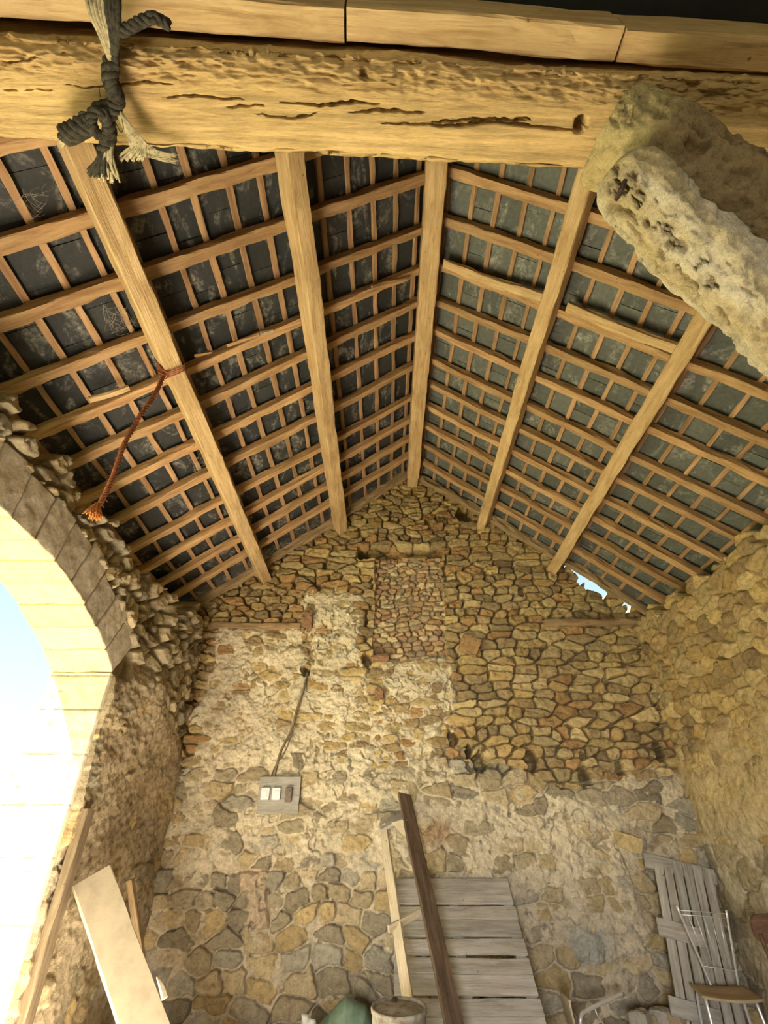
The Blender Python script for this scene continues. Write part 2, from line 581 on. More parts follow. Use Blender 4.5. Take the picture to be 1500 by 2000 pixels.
def wall_mesh(name, A, B, hgt, colr, q, to3d, keep, thick, m, flip=False):
    """front skin of the wall, plus the sides of its thickness along every open edge"""
    v = to3d(A, B, hgt).reshape(-1, 3)
    kq = q[keep]
    if flip:
        kq = kq[:, ::-1]
    e = np.concatenate([kq[:, [0, 1]], kq[:, [1, 2]], kq[:, [2, 3]], kq[:, [3, 0]]])
    key = np.sort(e, 1)
    k1 = key[:, 0].astype(np.int64) * (len(v) + 1) + key[:, 1]
    u, inv, cnt = np.unique(k1, return_inverse=True, return_counts=True)
    be = e[cnt[inv] == 1]
    bv = np.unique(be)
    back = to3d(A, B, hgt * 0 - thick).reshape(-1, 3)[bv]
    mp = np.full(len(v), -1); mp[bv] = len(v) + np.arange(len(bv))
    side = np.stack([be[:, 1], be[:, 0], mp[be[:, 0]], mp[be[:, 1]]], -1)
    v = np.concatenate([v, back])
    cc = colr.reshape(-1, 3)
    cc = np.concatenate([cc, cc[bv]])
    f = np.concatenate([kq, side])
    used = np.zeros(len(v), bool); used[f.ravel()] = True
    nm = np.cumsum(used) - 1
    return np_mesh(name, v[used], nm[f], m, None, True, cc[used])


# ------------------------------------------------------------------ where the room is
XL, XR, YG = -2.47, 3.53, 6.5
XRIDGE, ZRIDGE, SLOPE = 0.47, 6.80 - 1.6 + H, 0.775    # underside line of the rafters
TH = math.atan(SLOPE)


def roof_z(x):
    return ZRIDGE - SLOPE * np.abs(x - XRIDGE)


MORTAR = np.array((0.66, 0.57, 0.41))
MORTAR_B = np.array((0.55, 0.47, 0.35))
EARTH = np.array((0.24, 0.175, 0.10))

# ---- gable wall ----------------------------------------------------------------------------------
def build_gable():
    A, B, q = grid(XL - 0.25, XR + 0.25, -0.02, ZRIDGE + 0.14, 0.0078)
    gp = lambda x, y: (onY(x, y, YG).x, onY(x, y, YG).z)

    def R(x0, y0, x1, y1, **k):
        a0, b1 = gp(x0, y0); a1, b0 = gp(x1, y1)
        # the horizontal scale changes down the picture: use the middle row
        ym = (y0 + y1) / 2
        a0, a1 = gp(x0, ym)[0], gp(x1, ym)[0]
        return blob(A, B, a0, a1, b0, b1, **k)

    h_u, c_u, e_u, p_u = stones(A, B, 0.265, 0.112, 11, warp=0.026, pal=PAL_OCHRE, prot=0.055, jr=0.38, pn=3.2, round_=0.11, gap=0.012)
    h_l, c_l, e_l, p_l = stones(A, B, 0.27, 0.16, 23, warp=0.04, pal=PAL_BROWN, prot=0.065, jr=0.32, pn=3.8, round_=0.08, gap=0.014)
    h_i, c_i, e_i, p_i = stones(A, B, 0.16, 0.072, 31, warp=0.018, pal=PAL_RED * 1.22, prot=0.035, gap=0.009, round_=0.07)
    zline = gp(750, 1500)[1] + 0.22 * vnoise(A / 0.7, B / 3, 0, 5)
    low = sstep(-0.06, 0.06, zline - B)
    inf = R(732, 1092, 866, 1292, soft=0.02, wob=0.03, seed=3)
    low_b, inf_b = low > 0.5, inf > 0.5
    h = np.where(inf_b, h_i - 0.045, np.where(low_b, h_l, h_u))
    c = np.where(inf_b[..., None], c_i, np.where(low_b[..., None], c_l, c_u))
    p = np.where(inf_b, p_i, np.where(low_b, p_l, p_u))
    # how high the mortar stands
    lev = np.full(A.shape, -0.12)
    L = lambda v, m: np.maximum(lev, -0.12 + (v + 0.12) * m)
    lev = L(0.034, R(385, 1215, 600, 1560, seed=41))
    lev = L(0.032, R(595, 1150, 705, 1300, seed=42, soft=0.08))
    lev = L(0.018, R(560, 1300, 720, 1560, seed=43))
    lev = L(0.034, R(735, 1285, 890, 1395, seed=44, soft=0.08, wob=0.06))
    lev = L(0.022, R(560, 1370, 880, 1580, seed=45))
    lev = L(0.032, R(860, 1530, 1260, 1900, seed=46, soft=0.2))
    lev = L(0.022, R(300, 1560, 1000, 1720, seed=47, soft=0.2))
    lev = L(-0.010, R(150, 1700, 1500, 2300, seed=48, soft=0.2))
    lev = L(0.020, R(1180, 1500, 1390, 1720, seed=49, soft=0.2))
    lev = L(0.050, R(462, 1690, 530, 1815, seed=50, soft=0.06, wob=0.05))
    lev = L(0.060, R(1100, 1815, 1190, 1895, seed=51, soft=0.10, wob=0.07))
    lev = L(-0.075, R(732, 1092, 866, 1292, soft=0.04, seed=52, wob=0.05))
    lev = L(-0.020, R(620, 1300, 900, 1480, soft=0.2, seed=53))
    # mortar lies higher and lower from place to place, with torn holes
    mort = lev + 0.034 * fbm(A / 0.26, B / 0.20, 0, 61, 4) + 0.010 * fbm(A / 0.05, B / 0.05, 0, 62, 4, 0.6)
    pit = fbm(A / 0.09, B / 0.14, 2.2, 63, 3)
    mort = mort - 0.035 * sstep(0.62, 0.85, pit)
    wx = 0.05 * fbm(A / 0.1, B / 0.1, 4.0, 65, 3)
    crk = np.abs(vnoise((A + wx) / 0.13, (B + wx) / 0.19, 1.0, 66))
    crk = (1 - sstep(0.02, 0.09, crk)) * sstep(-0.15, 0.25, fbm(A / 0.35, B / 0.35, 2.0, 67, 3))
    mort = mort - 0.04 * crk
    is_m = sstep(-0.003, 0.004, mort - h)
    hh = np.maximum(h, mort)
    # colour of the mortar: cream above, greyer low down, earth where the joints are deep
    up = sstep(gp(750, 1900)[1], gp(750, 1560)[1], B)
    mc = MORTAR_B * (1 - up[..., None]) + MORTAR * up[..., None]
    mc = mc * (1 + 0.12 * fbm(A / 0.5, B / 0.4, 0, 64, 4))[..., None]
    deep = 1 - sstep(-0.09, -0.03, lev)
    mc = mc * (1 - deep[..., None]) + EARTH * deep[..., None]
    pk = R(462, 1690, 530, 1815, seed=50, soft=0.06, wob=0.05)[..., None]
    mc = mc * (1 - pk) + np.array((0.52, 0.41, 0.29)) * pk
    gk = R(1100, 1815, 1190, 1895, seed=51, soft=0.10, wob=0.07)[..., None]
    mc = mc * (1 - gk) + np.array((0.40, 0.39, 0.34)) * gk
    rust = R(832, 1600, 885, 1665, seed=54, soft=0.1, wob=0.1)[..., None]
    c = c * (1 - is_m[..., None]) + mc * is_m[..., None]
    c = c * (1 - 0.6 * rust) + np.array((0.30, 0.15, 0.05)) * 0.6 * rust
    # lintel recess over the walled-up opening
    lin = R(700, 1070, 862, 1090, soft=0.02, wob=0.018, seed=55)
    hh = hh - 0.17 * lin
    # putlog holes and missing stones
    for (x, y, r) in ((884, 1442, 0.06), (938, 1490, 0.075), (1040, 1482, 0.085), (1145, 1515, 0.07), (1212, 1497, 0.06), (1292, 1467, 0.07),
                      (596, 1312, 0.055), (716, 1288, 0.055), (905, 1006, 0.10), (708, 1083, 0.08), (1345, 1797, 0.05), (1015, 1158, 0.05), (1140, 1475, 0.03), (917, 1468, 0.04)):
        a0, b0 = gp(x, y)
        d = np.hypot((A - a0) / 0.85, (B - b0) / 1.15) + 0.025 * fbm(A / 0.06, B / 0.06, 1.0, 70 + int(x), 3)
        hh = hh - 0.37 * (1 - sstep(r * 1.12, r * 1.42, d))
    hh = hh + 0.05 * vnoise(A / 1.6, B / 1.4, 0, 77)
    # top edge follows the roof; ragged, and open to the sky low on the right-hand slope
    zt = roof_z(A) + 0.125 + 0.02 * vnoise(A / 0.2, A * 0, 0, 81)
    gx0, gx1, gx2 = gp(1125, 1150)[0], gp(1185, 1165)[0], gp(1240, 1195)[0]
    gap = sstep(gx0 - 0.10, gx0 + 0.10, A) * (1 - sstep(gx1 - 0.02, gx1 + 0.10, A)) + 0.9 * sstep(gx2 - 0.16, gx2 - 0.05, A) * (1 - sstep(XR + 0.0, XR + 0.05, A))
    zt = zt - gap * (0.205 + 0.03 * vnoise(A / 0.12, A * 0, 0, 82))
    zc = (B + np.roll(B, -1, 1)) / 2
    keep = (zc < zt)[:-1, :-1].ravel()
    to3d = lambda a, b, h_: np.stack([a, YG - h_, b], -1)
    o = wall_mesh('wall_gable', A, B, hh, c, q, to3d, keep, 0.40, M_stone)
    return tag(o, 'tall rubble stone gable wall, ochre above and cream mortared below, holding the roof timbers', 'wall', kind='structure')


build_gable()

# ---- right-hand wall ------------------------------------------------------------------------------
def build_right():
    A, B, q = grid(0.9, YG + 0.3, -0.05, 4.6, 0.012)
    h_u, c_u, e_u, p_u = stones(A, B, 0.23, 0.145, 111, warp=0.04, pal=PAL_OCHRE[:6] * 1.12, prot=0.06)
    h_l, c_l, e_l, p_l = stones(A, B, 0.34, 0.22, 123, warp=0.05, pal=PAL_PALE, prot=0.05)
    zl = 2.55 + 0.25 * vnoise(A / 0.8, B / 3, 0, 105)
    low = (B < 1.55 + 0.15 * vnoise(A / 0.6, B / 2, 0, 106))
    h = np.where(low, h_l, h_u); c = np.where(low[..., None], c_l, c_u)
    lev = -0.045 + 0.085 * sstep(0.12, -0.25, B - zl)
    lev = lev - 0.035 * sstep(0.2, -0.2, B - 1.45)
    mort = lev + 0.02 * fbm(A / 0.3, B / 0.25, 0, 161, 4) + 0.008 * fbm(A / 0.05, B / 0.05, 0, 162, 4, 0.6)
    is_m = sstep(-0.003, 0.004, mort - h)
    hh = np.maximum(h, mort) + 0.04 * vnoise(A / 1.3, B / 1.2, 0, 163)
    mc = np.array((0.58, 0.46, 0.26)) * (1 + 0.12 * fbm(A / 0.6, B / 0.4, 0, 164, 4))[..., None]
    mlo = sstep(1.9, 1.2, B)[..., None]
    mc = mc * (1 - mlo) + np.array((0.60, 0.52, 0.37)) * mlo
    deep = (1 - sstep(-0.045, -0.01, lev))[..., None]
    mc = mc * (1 - deep) + np.array((0.38, 0.28, 0.14)) * deep
    c = c * (1 - is_m[..., None]) + mc * is_m[..., None]
    for (x, y, r) in ((1458, 1748, 0.06), (1475, 1785, 0.05), (1396, 1580, 0.04), (1495, 1180, 0.05), (1450, 1575, 0.03)):
        p = onX(x, y, XR)
        d = np.hypot(A - p.y, B - p.z) + 0.02 * fbm(A / 0.06, B / 0.06, 1.0, 170 + int(x), 3)
        hh = hh - 0.2 * (1 - sstep(r * 0.6, r, d))
    zt = 3.93 + H - 1.45 - 0.02 + 0.09 * vnoise(A / 0.25, A * 0, 0, 181) + 0.05 * vnoise(A / 0.09, A * 0, 0, 182) + 0.12 * sstep(5.6, 6.3, A)
    keep = (B < zt)[:-1, :-1].ravel()
    to3d = lambda a, b, h_: np.stack([XR - h_, a, b], -1)
    o = wall_mesh('wall_right', A, B, hh, c, q, to3d, keep, 0.5, M_stone, flip=True)
    return tag(o, 'ochre rubble side wall with smooth plaster lower down, facing the arch', 'wall', kind='structure')


build_right()

# ---- arch shape in the left wall (y along the wall, z up) -----------------------------------------
AYC, AHW, ARISE, AZS = 2.80, 1.65, 0.49, 1.31 + H
ARAD = (AHW ** 2 + ARISE ** 2) / (2 * ARISE)
XO = -3.0                                                # outer face of the wall
RING = 0.42


def arch_z(y, rad=ARAD, add=0.0):
    d = np.clip(np.abs(np.asarray(y, float) - AYC), 0, (ARAD + add) * 0.999)
    return AZS + ARISE - ARAD + np.sqrt((ARAD + add) ** 2 - d ** 2)


def build_left():
    A, B, q = grid(1.9, YG + 0.25, -0.05, 4.5, 0.0115)
    h_u, c_u, e_u, p_u = stones(A, B, 0.19, 0.135, 211, warp=0.03, pal=PAL_PALE * 0.9, prot=0.08, tilt=0.14, round_=0.085, gap=0.03, pn=2.0)
    h_l, c_l, e_l, p_l = stones(A, B, 0.30, 0.17, 223, warp=0.06, pal=PAL_BROWN * 1.1, prot=0.05)
    zl = 2.75 + 0.25 * vnoise(A / 0.6, B / 3, 0, 205) - 0.35 * sstep(4.9, 6.2, A)
    low = B < zl
    h = np.where(low, h_l, h_u); c = np.where(low[..., None], c_l, c_u)
    lev = -0.05 + 0.095 * sstep(0.15, -0.2, B - zl) - 0.02 * sstep(0.3, -0.3, B - 1.6)
    mort = lev + 0.02 * fbm(A / 0.3, B / 0.25, 0, 261, 4) + 0.009 * fbm(A / 0.05, B / 0.05, 0, 262, 4, 0.6)
    is_m = sstep(-0.003, 0.004, mort - h)
    hh = np.maximum(h, mort) + 0.05 * vnoise(A / 1.0, B / 0.9, 0, 263)
    hh = hh + 0.10 * sstep(4.9, 5.3, A) * sstep(2.2, 2.9, B) * (1 - sstep(3.75, 4.1, B)) * (1 - sstep(6.0, 6.4, A))
    mc = np.array((0.48, 0.39, 0.27)) * (1 + 0.14 * fbm(A / 0.5, B / 0.4, 0, 264, 4))[..., None]
    deep = (1 - sstep(-0.05, -0.02, lev))[..., None]
    mc = mc * (1 - deep) + np.array((0.34, 0.27, 0.18)) * deep
    c = c * (1 - is_m[..., None]) + mc * is_m[..., None]
    # top: broken edge that climbs towards the gable
    zt = 3.80 + 0.10 * vnoise(A / 0.22, A * 0, 0, 281) + 0.07 * vnoise(A / 0.08, A * 0, 0, 282) + 0.26 * sstep(5.2, 6.3, A)
    # a flat skin behind the dressed ring, so the two never cut each other
    inring = (np.abs(A - AYC) < AHW + 0.30) & (B > AZS) & (B < arch_z(A, add=RING - 0.05))
    hh = np.where(inring, -0.06, hh)
    hole = (np.abs(A - AYC) < AHW + 0.02) & (B < np.where(B > AZS - 0.02, arch_z(A, add=0.04), 99))
    keep = ((B < zt) & ~hole)[:-1, :-1].ravel()
    to3d = lambda a, b, h_: np.stack([XL + h_, a, b], -1)
    o = wall_mesh('wall_left', A, B, hh, c, q, to3d, keep, 0.50, M_stone)
    return tag(o, 'shaded rubble side wall with rounded stones around the arched doorway', 'wall', kind='structure')


build_left()


def build_arch():
    """dressed voussoirs: inner face ring and soffit in one, joints cut in"""
    # arc-length sampling of the curve from crown side to springing, both halves
    ang_max = math.asin(AHW / ARAD)
    n = 620
    th = np.linspace(-ang_max, ang_max, n)
    nv = 13
    jt = (np.arange(nv + 1) / nv) * 2 * ang_max - ang_max
    cy_, cz_ = AYC, AZS + ARISE - ARAD
    # profile across: outer face bottom edge -> soffit -> inner arris -> face -> outer ring edge
    prof = [('s', t) for t in np.linspace(0, 1, 46)] + [('f', t) for t in np.linspace(0.03, 1, 34)] + [('b', 1.0)]
    V, C = [], []
    for k, (w, t) in enumerate(prof):
        r = np.full(n, ARAD)
        x = np.full(n, XL)
        d = np.min(np.abs(th[:, None] - jt[None, :]), 1) * ARAD
        blk = np.floor((th + ang_max) / (2 * ang_max) * nv)
        g = 1 - sstep(0.002, 0.010, d)
        bj = _hash(blk, blk * 0, blk * 0, 301)
        if w == 's':
            x = XO + (XL + 0.015 - XO) * t + th * 0
            r = ARAD + 0.012 * g + 0.006 * fbm(th * ARAD / 0.12, x / 0.12, 0, 302, 3) + 0.008 * (bj - 0.5)
        elif w == 'f':
            ring = RING * (0.86 + 0.28 * _hash(blk, blk * 0, blk * 0 + 3, 303))
            r = ARAD + ring * t
            x = XL + 0.018 - 0.014 * g + 0.006 * fbm(th * ARAD / 0.1, r / 0.1, 0, 304, 3) + 0.010 * (bj - 0.5)
        else:
            ring = RING * (0.86 + 0.28 * _hash(blk, blk * 0, blk * 0 + 3, 303))
            r = ARAD + ring
            x = np.full(n, XL - 0.10)
        V.append(np.stack([x, cy_ + r * np.sin(th), cz_ + r * np.cos(th)], -1))
        base = np.array((0.60, 0.48, 0.27)) * (0.9 + 0.18 * bj)[:, None] * (1 - 0.45 * g)[:, None]
        if w != 's':
            base = np.array((0.51, 0.46, 0.38)) * (0.88 + 0.22 * bj)[:, None] * (1 - 0.4 * g)[:, None]
        C.append(base)
    V = np.array(V); C = np.array(C)
    m_, n_ = V.shape[:2]
    i = np.arange(m_ * n_).reshape(m_, n_)
    q = np.stack([i[:-1, :-1], i[:-1, 1:], i[1:, 1:], i[1:, :-1]], -1).reshape(-1, 4)
    o = np_mesh('trim_arch', V.reshape(-1, 3), q, M_dressed, None, True, C.reshape(-1, 3))
    tag(o, 'dressed limestone voussoirs of the arched doorway', 'arch', kind='structure')
    # jambs: the reveal of dressed blocks below the springing
    for sgn, nm in ((1, 'trim_jamb_far'), (-1, 'trim_jamb_near')):
        Yj = AYC + sgn * AHW
        A, B, q = grid(XO, XL + 0.012, -0.05, AZS + 0.004, 0.012)
        crs = np.array([0.0, 0.33, 0.70, 1.02, 1.40, 1.74, 2.10, 2.45, AZS - 0.02])
        d = np.min(np.abs(B[..., None] - crs), -1)
        g = 1 - sstep(0.003, 0.010, d)
        blk = np.searchsorted(crs, B)
        bj = _hash(blk.astype(float), blk * 0.0, blk * 0.0, 311)
        vj = XO + 0.53 * (0.3 + 0.4 * _hash(blk.astype(float), blk * 0.0, blk * 0.0 + 4, 312))
        h = -0.010 * g + 0.007 * fbm(A / 0.1, B / 0.1, 0, 313, 4) + 0.006 * (bj - 0.5)
        pitm = fbm(A / 0.05, B / 0.03, 0, 315, 3)
        h = h - 0.012 * sstep(1.0, 1.25, pitm)
        c = np.array((0.66, 0.60, 0.47)) * (0.9 + 0.16 * bj)[..., None] * (1 - 0.3 * g)[..., None]
        to3d = lambda a, b, h_: np.stack([a, Yj - sgn * (h_ + 0.012), b], -1)
        o = wall_mesh(nm, A, B, h, c, q, to3d, np.ones(len(q), bool), 0.14, M_dressed, flip=(sgn < 0))
        tag(o, 'pale dressed stone door jamb under the arch', 'jamb', kind='structure')


build_arch()


# ---- the rest of the shell: walls out of frame, added light-leak strips, floor --------------------------------
def slab(name, lo, hi, m, label, cat):
    mb = MB()
    mb.box([(a + b) / 2 for a, b in zip(lo, hi)], [b - a for a, b in zip(lo, hi)])
    return tag(mb.build(name, m), label, cat, kind='structure')


M_plainwall = plain('plain_rubble', (0.46, 0.38, 0.25), 0.95, nscale=8, var=0.3, bstr=0.8)
YB = -4.8
slab('wall_left_rear', (XO, YB, -0.05), (XL, AYC - AHW, 4.0), M_plainwall, 'side wall beside the camera', 'wall')
slab('wall_left_leak_strip', (XO - 0.02, YB, 4.0), (XO + 0.12, YG + 0.3, 4.75), M_plainwall, 'unseen strip added on the wall head to block light under the eaves', 'wall')  # unseen, added like its right-hand twin to stop light leaking in
slab('wall_left_lintel', (XO, YB, 3.5), (XO + 0.10, 1.9, 4.0), M_plainwall, 'outer wall over the arch', 'wall')
slab('wall_right_rear', (XR, YB, -0.05), (XR + 0.5, 0.9, 4.0), M_plainwall, 'side wall beside the camera', 'wall')
slab('wall_right_leak_strip', (XR + 0.38, YB, 3.7), (XR + 0.52, YG + 0.3, 4.52), M_plainwall, 'unseen strip added on the wall head to block light under the eaves', 'wall')
slab('wall_back_upper', (XO, YB - 0.3, 2.05), (XR + 0.5, YB, 7.0), M_plainwall, 'back wall over the added lamp opening', 'wall')  # the opening below is made for the added fill lamp
slab('wall_back_side', (XO, YB - 0.3, -0.05), (-2.2, YB, 2.05), M_plainwall, 'back wall beside the added lamp opening', 'wall')
slab('wall_back_pier', (-0.4, YB - 0.3, -0.05), (XR + 0.5, YB, 2.05), M_plainwall, 'long back wall beside the added lamp opening', 'wall')

A, B, q = grid(XO + 0.02, 4.4, -5.2, 7.2, 0.06)
hz = 0.02 * fbm(A / 0.5, B / 0.5, 0, 401, 4)
np_mesh('floor', np.stack([A, B, hz - 0.02], -1).reshape(-1, 3), q, M_dirt)
tag(bpy.data.objects['floor'], 'beaten earth floor of the barn', 'floor', kind='structure')
M_meadow = plain('meadow', (0.13, 0.15, 0.06), 1.0, nscale=3, var=0.3)
slab('ground_outside', (-16, -12, -0.25), (XO + 0.02, 9, -0.06), M_meadow, 'grassy ground outside the arch', 'ground')
slab('ground_yard', (XO + 0.02, -14, -0.25), (6, -5.2, -0.06), M_meadow, 'grassy ground outside the added lamp opening', 'ground')

# ------------------------------------------------------------------ timbers
def frame_from(p0, p1, up):
    x = (Vector(p1) - Vector(p0)).normalized()
    z = Vector(up) - x * Vector(up).dot(x)
    z.normalize()
    y = z.cross(x)
    M = Matrix.Identity(4)
    for i in range(3):
        M[i][0], M[i][1], M[i][2] = x[i], y[i], z[i]
    M.translation = Vector(p0)
    return M


def timber(name, p0, p1, w, h, up, m, seed=0, ch=0.012, wob=0.004, bow=0.0, parent=None, seg=0.09, wane=0.0):
    """sawn or hewn timber from p0 to p1 (centre line); w across, h along up"""
    L = (Vector(p1) - Vector(p0)).length
    n = max(3, int(L / seg))
    s = np.linspace(0, L, n + 1)
    y, z = w / 2, h / 2
    cor = [(-y, -z), (y, -z), (y, z), (-y, z)]
    ring = []
    for k in range(4):
        a, b = np.array(cor[k]), np.array(cor[(k + 1) % 4])
        d = (b - a) / np.linalg.norm(b - a)
        ring += [a + d * ch, a * 0.5 + b * 0.5, b - d * ch]
    ring = np.array(ring)
    V = []
    bx = bow * np.sin(np.pi * s / L)
    off1 = wob * 1.6 * fbm(s / 0.9, s * 0, seed * 1.7, seed + 5, 3)
    off2 = wob * 1.6 * fbm(s / 0.9, s * 0 + 9, seed * 1.7, seed + 6, 3)
    for i, (ry, rz) in enumerate(ring):
        k = 1 + wob / max(y, z) * 1.2 * fbm(s / 0.14, s * 0 + i * 3.1, seed, seed + 11, 3)
        wn = 1 - wane * np.clip(fbm(s / 0.5, s * 0 + (i // 3) * 5.0, seed, seed + 21, 2), 0, 1) * (0.5 if i % 3 != 1 else 0.0)
        V.append(np.stack([s, ry * k * wn + off1, rz * k * wn + off2 + bx], -1))
    V = np.array(V).transpose(1, 0, 2)                       # along, around
    m_ = len(ring)
    i = np.arange((n + 1) * m_).reshape(n + 1, m_)
    j = np.roll(i, -1, 1)
    q = np.stack([i[:-1], j[:-1], j[1:], i[1:]], -1).reshape(-1, 4)
    v = V.reshape(-1, 3)
    faces = [tuple(r) for r in q] + [tuple(i[0][::-1]), tuple(i[-1])]
    me = bpy.data.meshes.new(name)
    me.from_pydata(v.tolist(), [], faces)
    me.polygons.foreach_set('use_smooth', np.zeros(len(faces), dtype=bool))
    me.materials.append(m)
    o = bpy.data.objects.new(name, me)
    link(o)
    M = frame_from(p0, p1, up)
    if parent is not None:
        o.parent = parent
        o.matrix_parent_inverse = Matrix.Identity(4)
    o.matrix_world = M
    if parent is not None:
        bpy.context.view_layer.update()
        o.matrix_parent_inverse = parent.matrix_world.inverted()
        o.matrix_basis = M
    return o


ORD = ['first', 'second', 'third', 'fourth', 'fifth', 'sixth', 'seventh', 'eighth', 'ninth', 'tenth', 'eleventh', 'twelfth', 'thirteenth', 'fourteenth', 'fifteenth', 'sixteenth', 'seventeenth', 'eighteenth']
dL, nL = Vector((math.cos(TH), 0, math.sin(TH))), Vector((-math.sin(TH), 0, math.cos(TH)))     # up-slope, outwards
dR, nR = Vector((-math.cos(TH), 0, math.sin(TH))), Vector((math.sin(TH), 0, math.cos(TH)))
Y0 = -0.6


def slope_pt(side, x, lift=0.0):
    """point on the rafters' underside plane at x, lifted outwards"""
    n = nL if side == 'left' else nR
    return Vector((x, 0, float(roof_z(x)))) + n * lift


# purlins: deep section set square to the slope, their outer face against the rafters
def purlin(side, x, w, h, label, seed):
    n = nL if side == 'left' else nR
    c = slope_pt(side, x, -h / 2)
    o = timber('purlin', (c.x, Y0 - 1.5, c.z), (c.x, YG + 0.18, c.z), w, h, n, M_purlin, seed, ch=0.010, wob=0.005, seg=0.07)
    return tag(o, label, 'purlin', 'purlins of the roof')


purlin('left', -0.75, 0.15, 0.20, 'tan squared purlin on the left slope, next one below the ridge beam', 501)
purlin('left', -1.84, 0.15, 0.21, 'tan squared purlin on the left slope with red twine tied round it', 502)
purlin('right', 1.62, 0.14, 0.19, 'tan squared purlin on the right slope, next one below the ridge beam', 503)
purlin('right', 2.60, 0.15, 0.19, 'tan squared purlin low on the right slope, ending above the daylight gap', 504)
rb = timber('ridge_beam', (XRIDGE, Y0 - 1.5, ZRIDGE - 0.13), (XRIDGE, YG - 0.30, ZRIDGE - 0.13), 0.19, 0.22, (0, 0, 1), M_purlin, 505, ch=0.010, wob=0.004, seg=0.07)
tag(rb, 'tan squared ridge beam running along the top of the roof to the gable', 'ridge beam')
re_ = timber('ridge_beam_end', (XRIDGE - 0.004, YG - 0.295, ZRIDGE - 0.125), (XRIDGE - 0.004, YG + 0.15, ZRIDGE - 0.125), 0.17, 0.20, (0, 0, 1), M_purlin, 506, ch=0.008)
re_.name = 'bearing_block'
tag(re_, 'short tan timber block carrying the ridge beam at the top of the gable', 'timber block')

# rafters
RY_L = [0.20, 0.64, 1.07, 1.52, 1.97, 2.43, 2.86, 3.24, 3.68, 4.15, 4.67, 5.09, 5.49, 5.90]
RY_R = [0.18, 0.60, 1.03, 1.46, 1.90, 2.33, 2.78, 3.20, 3.58, 4.01, 4.40, 4.79, 5.19, 5.59, 6.00]
RW, RH = 0.085, 0.085
for side, ys in (('left', RY_L), ('right', RY_R)):
    sg = -1 if side == 'left' else 1
    n = nL if side == 'left' else nR
    x0, x1 = XRIDGE + sg * 0.03, (XO - 0.12 if side == 'left' else XR + 0.62)
    rng = random.Random(side)
    for k, y in enumerate(reversed(ys)):
        a = slope_pt(side, x0, RH / 2); b = slope_pt(side, x1, RH / 2)
        jy, jz = rng.uniform(-0.02, 0.02), rng.uniform(-0.012, 0.012)
        o = timber('rafter', (a.x, y + jz, a.z), (b.x, y + jy, b.z), RW * rng.uniform(0.9, 1.12), RH, n, M_rafter, 520 + k + (40 if side == 'right' else 0), ch=0.006, wob=0.006, seg=0.08)
        tag(o, f'reddish brown rafter on the {side} roof slope, {ORD[k]} out from the gable board', 'rafter', f'rafters of the {side} slope')
    a = slope_pt(side, x0, RH / 2 - 0.01); b = slope_pt(side, x1, RH / 2 - 0.01)
    o = timber('rafter', (a.x, YG - 0.105, a.z), (b.x, YG - 0.105, b.z), 0.10, 0.10, n, M_oldwood, 590 + (1 if side == 'right' else 0), ch=0.01, wob=0.012, seg=0.06, wane=0.3)
    tag(o, f'weathered end rafter lying along the top of the stone gable, {side} slope', 'rafter')

# battens, between rafters and slates
BW, BH, PITCHB = 0.042, 0.026, 0.268
VERGE = YG + 0.06
for side in ('left', 'right'):
    d = dL if side == 'left' else dR
    n = nL if side == 'left' else nR
    rng = random.Random(side + 'b')
    apex = slope_pt(side, XRIDGE, RH + BH / 2)
    nb = 16
    for k in range(nb):
        s = 0.11 + k * PITCHB
        p = apex - d * s
        j0, j1 = rng.uniform(-0.012, 0.012), rng.uniform(-0.012, 0.012)
        o = timber('roof_batten', (p.x + j0, -0.3, p.z - abs(j0) * 0 + (j0 * d.z / d.x)), (p.x + j1, VERGE - 0.02, p.z + (j1 * d.z / d.x)), BW * rng.uniform(0.9, 1.15), BH, n, M_batten, 620 + k + (40 if side == 'right' else 0), ch=0.003, wob=0.004, seg=0.07)
        tag(o, f'thin sawn roof batten on the {side} slope, {ORD[k]} down from the ridge', 'batten', f'roof battens of the {side} slope')

